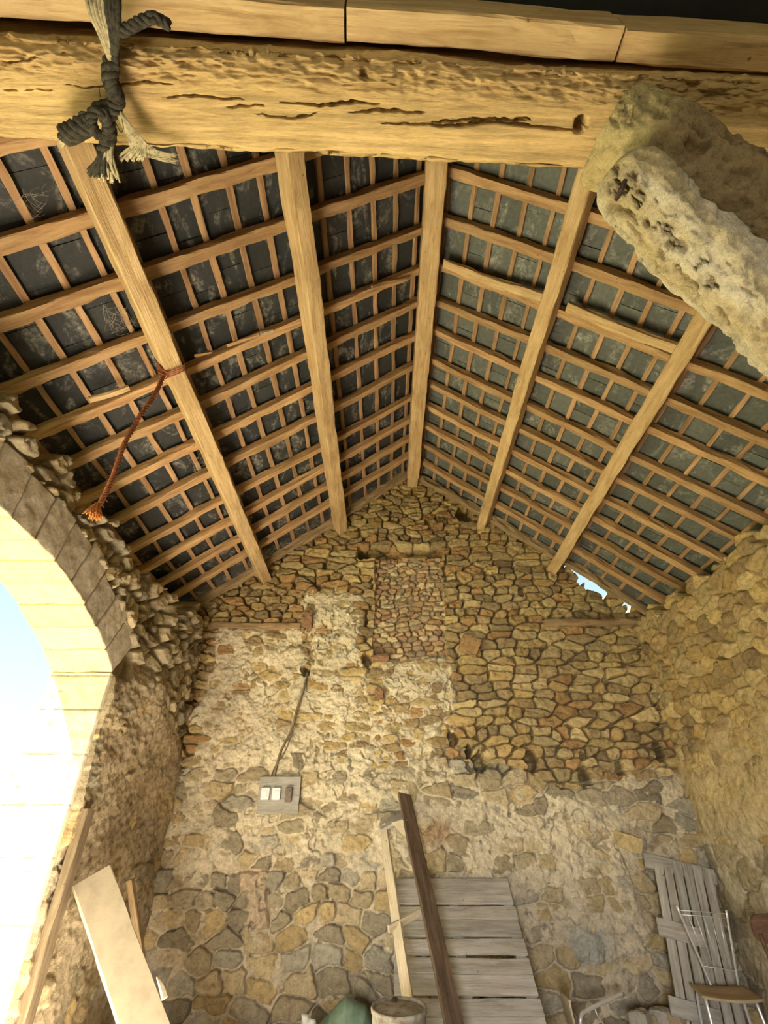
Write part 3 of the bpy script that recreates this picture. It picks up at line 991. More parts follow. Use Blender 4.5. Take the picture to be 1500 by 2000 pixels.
# slates: lapped slabs seen from underneath, one skin per slope
def slates(side):
    d = dL if side == 'left' else dR
    n = nL if side == 'left' else nR
    rng = random.Random('slate' + side)
    apex = slope_pt(side, XRIDGE, RH + BH)
    V, Fc, C = [], [], []
    CW = 0.44
    for k in range(-1, 18):
        s0, s1 = 0.11 + k * PITCHB - 0.03, 0.11 + (k + 1) * PITCHB + 0.045
        y = YB + (0 if k % 2 else CW / 2) + rng.uniform(-0.04, 0.04)
        while y < VERGE:
            w = CW * rng.uniform(0.93, 1.05)
            ye = min(y + w - rng.uniform(0.002, 0.008), VERGE)
            if ye - y > 0.03:
                li, lo_ = 0.004 + rng.uniform(0, 0.004), 0.013 + rng.uniform(0, 0.008)   # upper end lies on the batten, lower end on the next slate
                tw = rng.uniform(-0.004, 0.004)
                base = len(V)
                for (s, yy, l) in ((s0, y, li + tw), (s0, ye, li - tw), (s1, ye, lo_ + tw), (s1, y, lo_ - tw)):
                    p = apex - d * s + n * l
                    V.append((p.x, yy, p.z))
                for i in range(4):
                    p = Vector(V[base + i]) + n * 0.006
                    V.append((p.x, p.y, p.z))
                Fc += [tuple(base + i for i in t) for t in ((0, 1, 2, 3), (7, 6, 5, 4), (0, 4, 5, 1), (1, 5, 6, 2), (2, 6, 7, 3), (3, 7, 4, 0))]
                g = rng.uniform(0.8, 1.25)
                if side == 'left':  # right slates lighter: stronger light from the arch is painted into their colour
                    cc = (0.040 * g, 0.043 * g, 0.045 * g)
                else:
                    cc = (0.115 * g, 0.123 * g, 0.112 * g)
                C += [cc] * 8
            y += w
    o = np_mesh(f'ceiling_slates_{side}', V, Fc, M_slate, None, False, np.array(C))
    tag(o, f'dark slates of the {side} roof slope seen from below', 'roof', kind='structure')
    # dark unseen sheet added outside the slates to keep the sun out
    a0 = apex - d * (-0.06) + n * 0.05; a1 = apex - d * 5.0 + n * 0.05
    mb = MB()
    v = [(a0.x, YB - 0.3, a0.z), (a1.x, YB - 0.3, a1.z), (a1.x, VERGE, a1.z), (a0.x, VERGE, a0.z)]
    v += [(x + n.x * 0.02, y, z + n.z * 0.02) for x, y, z in v]
    mb.add(v, [(0, 1, 2, 3), (7, 6, 5, 4), (0, 4, 5, 1), (1, 5, 6, 2), (2, 6, 7, 3), (3, 7, 4, 0)])
    tag(mb.build(f'ceiling_sun_block_{side}', M_darksheet), 'unseen dark sheet added over the slates to block the sun', 'roof', kind='structure')


slates('left'); slates('right')
mb = MB(); mb.box((XRIDGE, (YB + VERGE) / 2 - 0.15, ZRIDGE + 0.20), (0.34, VERGE - YB + 0.3, 0.05))
tag(mb.build('ceiling_ridge', M_darksheet), 'ridge capping of the roof', 'roof', kind='structure')

# the two bowed spare timbers wedged beside a rafter on the right slope, and the scraps lying on rafters
def spare(x0, y0, x1, y1, bow, label, name='bowed_lath', w=0.075, h=0.05, side='right', lift=-0.032, m=None, seed=700):
    def hit(px, py):
        r = ray(px, py); n = nL if side == 'left' else nR
        p0 = slope_pt(side, XRIDGE, lift)
        s = (p0 - Vector((0, 0, H))).dot(n) / r.dot(n)
        return Vector((0, 0, H)) + r * s
    a, b = hit(x0, y0), hit(x1, y1)
    n = nL if side == 'left' else nR
    o = timber(name, a, b, h, w, n.cross((b - a).normalized()), m or M_purlin, seed, ch=0.006, wob=0.006, bow=bow, seg=0.06)
    return tag(o, label, name.replace('_', ' '))


spare(868, 514, 1072, 582, 0.025, 'bowed spare timber wedged on the right slope between ridge beam and first purlin', w=0.085, seed=701)
spare(1108, 598, 1344, 690, 0.02, 'bowed spare timber wedged on the right slope between its two purlins', w=0.09, seed=702)
spare(175, 782, 252, 758, 0.01, 'broken board scrap lying on a rafter beside the red twine', 'board_scrap', 0.05, 0.03, 'left', -0.02, M_purlin, 703)
spare(443, 674, 505, 653, 0.0, 'short stick lying on a rafter between the left purlins', 'wood_stick', 0.03, 0.03, 'left', -0.012, M_rafter, 704)
spare(508, 652, 532, 646, 0.0, 'stubby wood chip beside the short stick on a rafter', 'wood_chip', 0.03, 0.02, 'left', -0.012, M_palewood, 705)
spare(380, 696, 412, 688, 0.0, 'small stick on a rafter just below the twine knot', 'wood_stick', 0.025, 0.025, 'left', -0.012, M_rafter, 706)
spare(727, 562, 800, 541, 0.0, 'narrow stick lying on a rafter close under the ridge beam', 'wood_stick', 0.03, 0.03, 'left', -0.012, M_rafter, 707)

# dusty cobwebs strung between purlin and rafters
def cobweb(x, y, spread, n, label, seed):
    rng = random.Random(seed)
    def hit(px, py, lift):
        r = ray(px, py)
        s = (slope_pt('left', XRIDGE, lift) - Vector((0, 0, H))).dot(nL) / r.dot(nL)
        return Vector((0, 0, H)) + r * s
    mb = MB()
    for k in range(n * 2):
        q = []
        for _ in range(2):
            q.append(hit(x + spread * rng.uniform(-1, 1) * 0.8, y + spread * rng.uniform(-1, 1) * 0.7, rng.choice((-0.01, 0.04, 0.08))))
        m_ = (q[0] + q[1]) / 2 + Vector((rng.uniform(-0.03, 0.03), rng.uniform(-0.03, 0.03), -0.025))
        mb.tube(smooth_path([q[0], m_, q[1]], 4), rng.uniform(0.0005, 0.0013), 4)
    tag(mb.build('cobweb', M_web), label, 'cobweb', kind='stuff')


cobweb(232, 622, 46, 16, 'dusty cobweb between rafters beside the upper half of the twine-tied purlin', 1)
cobweb(392, 905, 36, 12, 'dusty cobweb at the foot half of the twine-tied purlin', 2)
cobweb(62, 385, 48, 9, 'dusty cobweb strung under the slates at the left edge below the tie beam', 3)

# ------------------------------------------------------------------ tie beam over the camera
def hewn_beam():
    P0, P1 = Vector((-2.75, 0.0, 0)), Vector((3.75, 0.0, 0))
    zb, hB = 2.3 + H, 0.34
    def yfar(x): return 0.751 + (x + 1.51) * 0.0455
    L0, L1 = -2.0, 2.3                       # densely modelled stretch
    xs = np.concatenate([np.arange(-2.75, L0, 0.05), np.arange(L0, L1, 0.0085), np.arange(L1, 3.78, 0.05)])
    # around: start at top far, down far side, along the underside, up near side, top
    wB = 0.305
    per = [('f', t) for t in np.linspace(1, 0.06, 16)] + [('u', t) for t in np.linspace(0, 1, 110)] + [('n', t) for t in np.linspace(0.06, 1, 20)]
    X = xs
    V, C = [], []
    for k, (w, t) in enumerate(per):
        if w == 'f':
            y = np.full(X.shape, 0.0) - 0.004; z = np.full(X.shape, t * hB); nx, nz = 1.0, 0.0; u = -t * hB
        elif w == 'u':
            y = np.full(X.shape, -t * wB); z = np.full(X.shape, 0.0); nx, nz = 0.0, -1.0; u = t * wB
        else:
            y = np.full(X.shape, -wB); z = np.full(X.shape, t * hB); nx, nz = -1.0, 0.0; u = wB + t * hB
        U = X * 0 + u
        # rounded, waney arrises
        ar = min(abs(u), abs(u - wB))
        rnd = 0.022 * (1 - sstep(0.0, 0.035, ar))
        rough = 0.004 * fbm(X / 0.28, U / 0.03, 0, 801, 4, 0.6) + 0.009 * fbm(X / 0.6, U / 0.2, 0, 802, 3)
        # adze-torn band near the camera-side arris
        torn = sstep(0.16, 0.30, U) * (1 - sstep(wB + 0.03, wB + 0.1, U)) * sstep(-0.55, 0.35, fbm(X / 0.5, U / 0.2, 0, 803, 2) + 0.5)
        rough = rough + torn * (0.014 * fbm(X / 0.06, U / 0.018, 0, 804, 3, 0.7) - 0.004)
        far = (1 - sstep(0.0, 0.05, U)) * sstep(-0.05, 0, U)
        rough = rough + far * 0.010 * fbm(X / 0.10, U / 0.02, 0, 805, 3, 0.7)
        cutd = np.zeros(X.shape)
        # long drying checks
        for (cx0, cx1, cu, dep, wd) in CHECKS:
            mid, half = (cx0 + cx1) / 2, (cx1 - cx0) / 2
            tt = np.clip((X - mid) / half, -1, 1)
            cen = cu + 0.010 * vnoise(X / 0.12, X * 0, cu * 50, 806) + 0.006 * tt
            w_ = wd * np.sqrt(np.clip(1 - tt * tt, 0, 1))
            cutd = np.maximum(cutd, dep * (1 - sstep(0.35, 1.0, np.abs(U - cen + 0.004 * vnoise(X / 0.02, U / 0.01, 0, 807)) / np.maximum(w_ * 0.62, 1e-4))) * (np.abs(tt) < 1))
        # the peg hole
        d = np.hypot((X - PEG[0]) / 0.75, U - PEG[1])
        cutd = np.maximum(cutd, 0.10 * (1 - sstep(0.026, 0.034, d)))
        # a knot with a hollow
        d = np.hypot((X - KNOT[0]) / 0.9, U - KNOT[1])
        cutd = np.maximum(cutd, 0.03 * (1 - sstep(0.008, 0.02, d)))
        disp = rough - rnd - cutd
        yy = y + nx * disp; zz = z + nz * disp
        if ar < 0.035 and w != 'u':
            zz = zz + 0.0
        V.append(np.stack([X, yfar(X) + yy, zb + zz], -1))
        g1 = fbm(X / 0.9, U / 0.035, 0, 811, 4, 0.6); g2 = fbm(X / 0.25, U / 0.008, 0, 812, 3, 0.6)
        base = np.array((0.60, 0.42, 0.20)) * (1 + 0.16 * g1 + 0.10 * g2)[:, None]
        ds = torn[:, None] * 0.25
        base = base * (1 - ds) + np.array((0.34, 0.22, 0.10)) * ds
        kd = np.hypot((X - KNOT[0]), (U - KNOT[1]) * 1.3)
        kk = (0.5 * (1 - sstep(0.012, 0.05, kd)))[:, None]
        base = base * (1 - kk) + np.array((0.30, 0.18, 0.08)) * kk
        C.append(base)
    V = np.array(V); C = np.array(C)
    m_, n_ = V.shape[:2]
    i = np.arange(m_ * n_).reshape(m_, n_)
    q = np.stack([i[:-1, :-1], i[1:, :-1], i[1:, 1:], i[:-1, 1:]], -1).reshape(-1, 4)
    top = np.stack([i[0, 1:], i[0, :-1], i[-1, :-1], i[-1, 1:]], -1)
    q = np.concatenate([q, top])[:, ::-1]
    o = np_mesh('tie_beam', V.reshape(-1, 3), q, M_tiebeam, None, True, C.reshape(-1, 3))
    return tag(o, 'thick hewn oak tie beam overhead with long drying cracks and a peg hole', 'beam', kind='thing')


def beam_xu(px, py):
    p = onZ(px, py, 2.3 + H)
    return p.x, 0.751 + (p.x + 1.51) * 0.0455 - p.y


def chk(x0, x1, y, dep, wd):
    a, b = beam_xu(x0, y), beam_xu(x1, y)
    return (a[0], b[0], (a[1] + b[1]) / 2, dep, wd)


CHECKS = [chk(130, 335, 163, 0.03, 0.006), chk(320, 480, 190, 0.03, 0.006), chk(440, 520, 210, 0.03, 0.006), chk(500, 620, 224, 0.04, 0.006),
          chk(545, 740, 200, 0.05, 0.009), chk(680, 830, 217, 0.045, 0.009), chk(745, 960, 243, 0.05, 0.008), chk(840, 1030, 236, 0.05, 0.009),
          chk(910, 1150, 245, 0.05, 0.009), chk(0, 90, 118, 0.02, 0.005), chk(0, 110, 170, 0.02, 0.004), chk(1000, 1040, 232, 0.03, 0.006)]
PEG = beam_xu(1133, 243)
KNOT = beam_xu(712, 145)
hewn_beam()

# three boards end to end beside the tie beam, higher up
zb2 = 2.37 + H
def upper(px0, px1, py0, py1, seed, label):
    a = onZ(px0, py0, zb2); b = onZ(px1, py1, zb2)
    o = timber('beam_board', (a.x, a.y, a.z + 0.11), (b.x, b.y, b.z + 0.11), 0.098, 0.22, (0, 0, 1), M_purlin, seed, ch=0.008, wob=0.004, seg=0.05, wane=0.1)
    return tag(o, label, 'board', kind='thing')


def yl(x): return 22 + (x - 350) * 0.074      # centre line of the boards in the frame
upper(-350, 672, yl(-350), yl(672), 831, 'tan board high beside the tie beam, the piece with the rope in front')
upper(677, 1210, yl(677), yl(1210), 832, 'tan board high beside the tie beam, the middle piece of three')
upper(1216, 1900, yl(1216), yl(1900), 833, 'tan board high beside the tie beam, the piece above the plastered logs')


mbl = MB()  # added dark panel: stands for roof in shade and blocks light
for k in range(12):
    y1 = 0.55 - k * 0.43
    mbl.box((0.5, y1 - 0.21, 2.66 + H + 0.012 * (k % 2)), (6.9, 0.425, 0.03))
tag(mbl.build('ceiling_shade_panel', M_darksheet), 'dark panel added behind the tie beam in place of the unlit roof', 'ceiling', kind='structure')

# ------------------------------------------------------------------ the two rough logs propping the beam
def log(name, pts, radii, seed, label, cat, amp=0.03, white=0.5, flat_end=False, tint=(1, 1, 1)):
    pts = smooth_path(pts, 40)
    n = len(pts)
    rad = np.interp(np.linspace(0, 1, n), np.linspace(0, 1, len(radii)), radii)
    # resample to even spacing
    P = np.array([tuple(p) for p in pts])
    L = np.concatenate([[0], np.cumsum(np.linalg.norm(np.diff(P, axis=0), axis=1))])
    s = np.arange(0, L[-1], 0.011)
    P2 = np.stack([np.interp(s, L, P[:, k]) for k in range(3)], -1)
    R2 = np.interp(s, L, rad)
    ax = P2[-1] - P2[0]; ax /= np.linalg.norm(ax)
    e1 = np.cross(ax, (0, 0, 1.0)); e1 /= np.linalg.norm(e1)
    e2 = np.cross(ax, e1)
    K = 120
    an = np.linspace(0, 2 * np.pi, K, endpoint=False)
    S, T = np.meshgrid(s, an, indexing='ij')
    cx, sx = np.cos(T), np.sin(T)
    r = R2[:, None] * (1 + 0.10 * fbm(S / 0.5, cx, sx, seed, 3))
    lump = fbm(S / 0.10, cx * 1.6, sx * 1.6, seed + 3, 4, 0.6)
    pit = fbm(S / 0.035, cx * 5, sx * 5, seed + 5, 4, 0.65)
    patch = sstep(-0.25, 0.35, fbm(S / 0.35, cx * 1.2, sx * 1.2, seed + 7, 3))
    disp = amp * 0.5 * lump - amp * 0.95 * sstep(0.15, 0.7, pit) * (0.35 + 0.65 * patch)
    r = r + disp
    cap = 1.0
    endr = np.sqrt(np.clip(1 - (1 - np.clip(S / (0.02 if flat_end else 0.12), 0, 1)) ** 2, 0.0, 1)) if not flat_end else np.clip(S / 0.015, 0.90, 1)
    r = r * endr
    V = P2[:, None, :] + (cx * r)[..., None] * e1 + (sx * r)[..., None] * e2
    base = np.array((0.58, 0.46, 0.26)); lime = np.array((0.68, 0.59, 0.42)); dark = np.array((0.34, 0.24, 0.11))
    w = sstep(0.2, 0.9, fbm(S / 0.45, cx, sx, seed + 9, 3) + white)[..., None]
    C = base * (1 - w) + lime * w
    dk = (sstep(0.15, 0.6, pit) * (0.3 + 0.7 * patch))[..., None]
    C = C * (1 - 0.8 * dk) + dark * 0.8 * dk
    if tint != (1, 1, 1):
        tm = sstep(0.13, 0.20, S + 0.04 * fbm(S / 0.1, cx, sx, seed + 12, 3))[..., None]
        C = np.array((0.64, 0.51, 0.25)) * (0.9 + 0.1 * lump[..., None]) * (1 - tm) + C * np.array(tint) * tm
    i = np.arange(len(s) * K).reshape(len(s), K)
    j = np.roll(i, -1, 1)
    q = np.stack([i[:-1], j[:-1], j[1:], i[1:]], -1).reshape(-1, 4)
    # end caps (fan made of rings)
    nv = len(s) * K
    VV, CC = [V.reshape(-1, 3)], [C.reshape(-1, 3)]
    for endi, rev in ((0, False), (len(s) - 1, True)):
        prev = i[endi]
        cen = P2[endi]
        for f_ in (0.75, 0.5, 0.25, 0.02):
            ringv = cen + (V[endi] - cen) * f_ - ax * (0.006 * np.sin(np.arange(K) * 3 + f_ * 9))[:, None] * (1 if not rev else -1)
            VV.append(ringv)
            CC.append(np.tile(np.array((0.58, 0.46, 0.22)), (K, 1)) * (0.92 + 0.12 * np.cos(np.arange(K) * 0.3 + f_ * 20))[:, None])
            cur = nv + np.arange(K); nv += K
            qq = np.stack([cur, np.roll(cur, -1), np.roll(prev, -1), prev], -1)
            q = np.concatenate([q, qq if not rev else qq[:, ::-1]])
            prev = cur
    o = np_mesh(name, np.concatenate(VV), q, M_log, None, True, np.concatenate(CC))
    return tag(o, label, cat)


# shallow log running to the right-hand wall
b0, b1 = atD(1188, 252, 1.77), atD(1500, 432, 1.70)
db = (b1 - b0)
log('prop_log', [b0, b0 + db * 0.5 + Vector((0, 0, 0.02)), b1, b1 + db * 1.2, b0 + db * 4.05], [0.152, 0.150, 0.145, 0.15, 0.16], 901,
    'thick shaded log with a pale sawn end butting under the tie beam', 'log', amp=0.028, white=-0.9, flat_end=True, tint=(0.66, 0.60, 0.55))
a0, a1 = atD(1196, 328, 1.67), atD(1470, 590, 1.555)
da = (a1 - a0)
LA = log('prop_log', [a0, a0 + da * 0.5 + Vector((-0.01, 0, 0.0)), a1, a1 + da * 2.2, a1 + da * 5.42], [0.118, 0.112, 0.110, 0.12, 0.14], 921,
         'pale plaster-caked raking log with an iron spike, in front of the shaded log', 'log', amp=0.030, white=0.45)
sp = MB()
c0 = atD(1212, 372, 1.57)
dv = (atD(1222, 352, 1.54) - atD(1203, 392, 1.54))
sp.tube([c0 - dv * 0.5, c0 - dv * 0.1 + Vector((0, -0.006, -0.006)), c0 + dv * 0.5], [0.006, 0.010, 0.007], 7)
sp.build('iron_spike', M_iron, LA)


# ------------------------------------------------------------------ hemp rope tied round the tie beam
def strand(mb, pts, r, n=7, wob=0.0, seed=0, steps=7, fray=0):
    p = smooth_path(pts, steps)
    rng = random.Random(seed)
    p = [q + Vector((rng.uniform(-wob, wob), rng.uniform(-wob, wob), rng.uniform(-wob, wob))) for q in p]
    mb.tube(p, r, n)


def twisted(mb, pts, R, r, turns, nst=3, steps=10, n=6, ph=0.0):
    p = smooth_path(pts, steps)
    for k in range(nst):
        out = []
        for i, c in enumerate(p):
            t = (p[min(i + 1, len(p) - 1)] - p[max(i - 1, 0)]).normalized()
            a = t.orthogonal().normalized(); b = t.cross(a)
            an = ph + 2 * math.pi * (k / nst + turns * i / (len(p) - 1))
            # keep the frame steady
            a = (Vector((1, 0, 0)) - t * t.x).normalized(); b = t.cross(a)
            out.append(c + (a * math.cos(an) + b * math.sin(an)) * R)
        mb.tube(out, r, n)


def rope():
    root = empty('rope', onZ(215, 250, 2.2 + H))
    tag(root, 'old frayed hemp rope knotted and hanging from the tie beam', 'rope')
    zz = 2.245 + H
    P = lambda x, y, d=0.0: onZ(x, y, zz - d) - root.location
    rng = random.Random(5)
    # bundle of strands coming down over the beam edge
    mb = MB(); md = MB()
    for k in range(9):
        o = k - 4
        pts = [P(195 + o * 9, -60, -0.05), P(203 + o * 7, 20, 0.01), P(213 + o * 4.2, 70, 0.02), P(219 + o * 2.0, 110, 0.02), P(220 + o * 1.6, 150, 0.015)]
        strand(mb if k < 5 else md, pts, 0.0075 if k < 5 else 0.010, 6, 0.001, k)
    mb.build('rope_strands', M_rope, root, True)
    md.build('rope_strands', M_ropedark, root, True)
    # wrapped neck
    nk = MB()
    twisted(nk, [P(219, 118, 0.01), P(214, 150, 0.02), P(222, 175, 0.025), P(228, 195, 0.02), P(216, 215, 0.03), P(204, 235, 0.04)], 0.0155, 0.0145, 3.2, 3, 12)
    nk.build('rope_neck', M_ropedark, root, True)
    # knot: loops
    kn = MB()
    twisted(kn, [P(212, 205, 0.03), P(190, 212, 0.05), P(178, 232, 0.065), P(186, 258, 0.07), P(204, 266, 0.06), P(212, 246, 0.05), P(204, 222, 0.06), P(192, 222, 0.07)], 0.010, 0.0105, 5, 3, 9)
    twisted(kn, [P(205, 225, 0.04), P(214, 250, 0.045), P(212, 275, 0.05), P(202, 296, 0.055)], 0.014, 0.013, 2.0, 3, 9, ph=1.0)
    kn.build('rope_knot', M_ropedark, root, True)
    wr = MB()
    twisted(wr, [P(178, 240, 0.05), P(160, 248, 0.055), P(142, 258, 0.055), P(126, 264, 0.05)], 0.020, 0.017, 1.4, 4, 9)
    wr.build('rope_end_stub', M_ropedark, root, True)
    cp = MB()
    for k in range(14):
        a = rng.uniform(-1, 1); b = rng.uniform(-1, 1)
        strand(cp, [P(134 + a * 5, 255 + b * 10, 0.055), P(124 + a * 4, 266 + b * 9, 0.056), P(121 + a * 4, 276 + b * 12, 0.05)], 0.005, 5, 0.001, 40 + k, 4)
    cp.build('frayed_stub', M_rope, root, True)
    # thin loose curl
    for cp_, cr in (([P(172, 222, 0.06), P(158, 220, 0.06), P(152, 230, 0.06), P(142, 236, 0.06)], 0.0045),
                    ([P(226, 240, 0.05), P(236, 258, 0.06), P(241, 250, 0.06), P(238, 232, 0.05)], 0.0013),
                    ([P(196, 190, 0.04), P(194, 172, 0.05), P(204, 172, 0.05), P(210, 182, 0.04)], 0.0012)):
        cu = MB(); strand(cu, cp_, cr, 6)
        cu.build('loose_curl', M_ropedark, root, True)
    # frayed tail, dark then pale
    for nm, m_, cnt, xo in (('frayed_tail', M_ropedark, 26, -14), ('frayed_tail', M_rope, 26, 6)):
        ft = MB()
        for k in range(cnt):
            a = rng.uniform(-1, 1)
            top = P(207 + a * 5 + (0 if xo < 0 else 8), 272, 0.05)
            mid = P(208 + xo * 0.6 + a * 9, 308, 0.06 + rng.uniform(0, 0.02))
            bot = P(207 + xo + a * 20 + rng.uniform(-3, 3), 338 + rng.uniform(-6, 17) + (4 if xo > 0 else -8), 0.065 + rng.uniform(0, 0.03))
            strand(ft, [top, mid, bot], rng.uniform(0.003, 0.0058), 5, 0.0008, 60 + k, 6)
        ft.build(nm, m_, root, True)
    # side fray that lies along the beam edge to the right
    sf = MB()
    for k in range(110):
        t0 = rng.uniform(0, 1)
        a = rng.uniform(-1, 1)
        x0, y0 = 236 + 60 * t0, 226 + 75 * t0
        pts = [P(228 + a * 8, 212 + a * 6, 0.03), P(250 + a * 8, 250 + rng.uniform(-8, 8), 0.035), P(272 + a * 14, 284 + rng.uniform(-8, 12), 0.03)]
        if t0 > 0.45:
            pts.append(P(300 + a * 12, 296 + rng.uniform(-5, 14), 0.03)); 
            if t0 > 0.7:
                pts.append(P(338 + a * 14, 303 + rng.uniform(-4, 16), 0.028))
        else:
            pts.append(P(250 + a * 28 + 10, 308 + rng.uniform(-8, 8), 0.04))
        strand(sf, pts, rng.uniform(0.0014, 0.0036), 4, 0.0012, 100 + k, 5)
    sf.build('frayed_fibres', M_rope, root, True)
    # stray end sticking out to the right at the top
    se = MB()
    twisted(se, [P(232, 64, 0.01), P(258, 52, 0.012), P(280, 40, 0.012), P(305, 36, 0.01), P(330, 50, 0.0)], 0.009, 0.010, 3, 3, 9)
    se.build('rope_loose_end', M_ropedark, root, True)


rope()


# ------------------------------------------------------------------ red twine hanging from the left purlin
def twine():
    top = onX(322, 722, -1.80); bot = onX(182, 1000, -1.86)
    root = empty('twine', top)
    tag(root, 'frayed red twine hanging from a purlin with an orange tassel at its end', 'twine')
    rng = random.Random(9)
    a, b = Vector((0, 0, 0)), bot - top
    mid = [a + (b - a) * t + Vector((0.015 * math.sin(t * 9), 0.012 * math.sin(t * 7 + 1), 0)) for t in (0.0, 0.2, 0.4, 0.6, 0.8, 0.95)]
    mb = MB()
    twisted(mb, mid, 0.011, 0.0085, 16, 3, 26, 5)
    mb.build('twine_cord', M_twine, root, True)
    hb = MB()
    for k in range(230):
        t = rng.uniform(0.05, 0.98)
        c = a + (b - a) * t + Vector((0.015 * math.sin(t * 9), 0.012 * math.sin(t * 7 + 1), 0))
        v = Vector((rng.uniform(-1, 1), rng.uniform(-1, 1), rng.uniform(-0.8, 0.3))).normalized() * rng.uniform(0.018, 0.036)
        strand(hb, [c, c + v * 0.6, c + v + Vector((0, 0, -0.006))], 0.0016, 3, 0.001, k, 2)
    hb.build('twine_hairs', M_twine, root, True)
    ts = MB()
    e = a + (b - a) * 0.95
    for k in range(70):
        v = Vector((rng.uniform(-1, 1), rng.uniform(-1, 1), 0)) * 0.035
        strand(ts, [e + v * 0.2, e + v * 0.8 + Vector((0, 0, -0.05)), e + v * 1.3 + Vector((0, 0, -0.08 - rng.uniform(0, 0.04)))], 0.003, 4, 0.002, 300 + k, 4)
    ts.build('tassel', M_tassel, root, True)
    kn = MB()
    for k in range(10):
        r = 0.05
        c0_ = Vector((rng.uniform(-0.03, 0.02), rng.uniform(-0.02, 0.02), rng.uniform(-0.03, 0.05)))
        pts = [c0_ + Vector((math.cos(an) * 0.045, math.sin(an + k) * 0.03, math.sin(an) * 0.05)) for an in (0, 1.1, 2.3, 3.4, 4.6, 5.7)]
        strand(kn, pts, 0.006, 5, 0.002, 500 + k, 5)
    kn.build('twine_knot', M_twine, root, True)
    # turns round the purlin
    tp = MB()
    c = slope_pt('left', -1.84, -0.105) - top
    w, h = 0.083, 0.118
    for k in range(4):
        yy = -0.02 + 0.016 * k
        base = Vector((c.x, yy, c.z))
        pts = [base + dL * (sx * w) + nL * (sy * h) for sx, sy in ((-1, -1), (0, -1.05), (1, -1), (1.05, 0), (1, 0.9))]
        tp.tube([base + dL * (-w) + nL * (h * 0.9)] + pts, 0.005, 5)
    tp.build('twine_turns', M_twine, root, True)


twine()

# ------------------------------------------------------------------ things set in and on the gable wall
def wall_board(x0, y0, x1, y1, hgt, label, seed, out=0.02):
    a, b = onY(x0, y0, YG - out), onY(x1, y1, YG - out)
    o = timber('wall_board', a, b, 0.10, hgt, (0, 0, 1), M_oldwood, seed, ch=0.008, wob=0.006, seg=0.06, wane=0.2)
    return tag(o, label, 'board')


wall_board(408, 1222, 588, 1224, 0.075, 'weathered horizontal board set into the gable near the left corner', 941, 0.015)
wall_board(1062, 1219, 1238, 1214, 0.085, 'weathered horizontal board set into the gable near the right corner', 942, 0.02)


def rough_block(name, c, size, m, label, cat, seed, rot=(0, 0, 0)):
    bm = []
    n = 9
    g = np.linspace(-1, 1, n)
    V, Fc = [], []
    idx = {}
    pts = []
    for ax in range(3):
        for sg in (-1, 1):
            for i in range(n):
                for j in range(n):
                    p = [0, 0, 0]
                    p[ax] = sg; p[(ax + 1) % 3] = g[i]; p[(ax + 2) % 3] = g[j]
                    key = tuple(round(t, 4) for t in p)
                    if key not in idx:
                        idx[key] = len(pts); pts.append(key)
            for i in range(n - 1):
                for j in range(n - 1):
                    ks = []
                    for (u, v) in ((i, j), (i + 1, j), (i + 1, j + 1), (i, j + 1)):
                        p = [0, 0, 0]
                        p[ax] = sg; p[(ax + 1) % 3] = g[u]; p[(ax + 2) % 3] = g[v]
                        ks.append(idx[tuple(round(t, 4) for t in p)])
                    Fc.append(tuple(ks) if sg > 0 else tuple(ks[::-1]))
    P = np.array(pts, float)
    r = np.linalg.norm(P, axis=1, keepdims=True)
    P = P * (1 - 0.16 * np.clip(r - 1.1, 0, 1))
    d = fbm(P[:, 0] * 1.3, P[:, 1] * 1.3, P[:, 2] * 1.3 + seed, seed, 4, 0.55)[:, None]
    P = P * (1 + 0.10 * d)
    P = P * (np.array(size) / 2)
    o = np_mesh(name, P, Fc, m, None, False)
    o.location = c
    o.rotation_euler = rot
    return tag(o, label, cat)


rough_block('brick', onY(601, 1214, YG - 0.05), (0.14, 0.22, 0.17), M_brick, 'brown brick jutting from the gable at the end of a board', 'brick', 951)
rough_block('brick', onY(740, 1357, YG - 0.02), (0.11, 0.16, 0.12), M_brick, 'small red-brown brick end in the plaster below the walled-up opening', 'brick', 952)
rough_block('brick', onY(742, 1288, YG - 0.03), (0.24, 0.16, 0.06), M_brick, 'flat red brick over a dark hole at the foot of the walled-up opening', 'brick', 953)
rough_block('brick', onY(852, 1345, YG - 0.01), (0.12, 0.16, 0.11), plain('brown_brick', (0.30, 0.21, 0.12), 0.95, nscale=25, var=0.3), 'brown brick end at the other edge of the smooth plaster patch', 'brick', 954)
rough_block('stone', onY(1226, 1644, YG - 0.07), (0.23, 0.20, 0.15), plain('ochre_stone', (0.55, 0.43, 0.22), 0.95, nscale=20, var=0.25, bstr=0.7), 'ochre stone jutting out of the lower gable above the slatted rack', 'stone', 955, (0.2, 0.3, 0.1))
rough_block('stone', onY(917, 1262, YG - 0.05), (0.26, 0.16, 0.24), plain('rust_stone', (0.38, 0.23, 0.11), 0.95, nscale=20, var=0.25, bstr=0.7), 'big reddish stone in the upper gable right of the walled-up opening', 'stone', 956, (0, 0.4, 0))

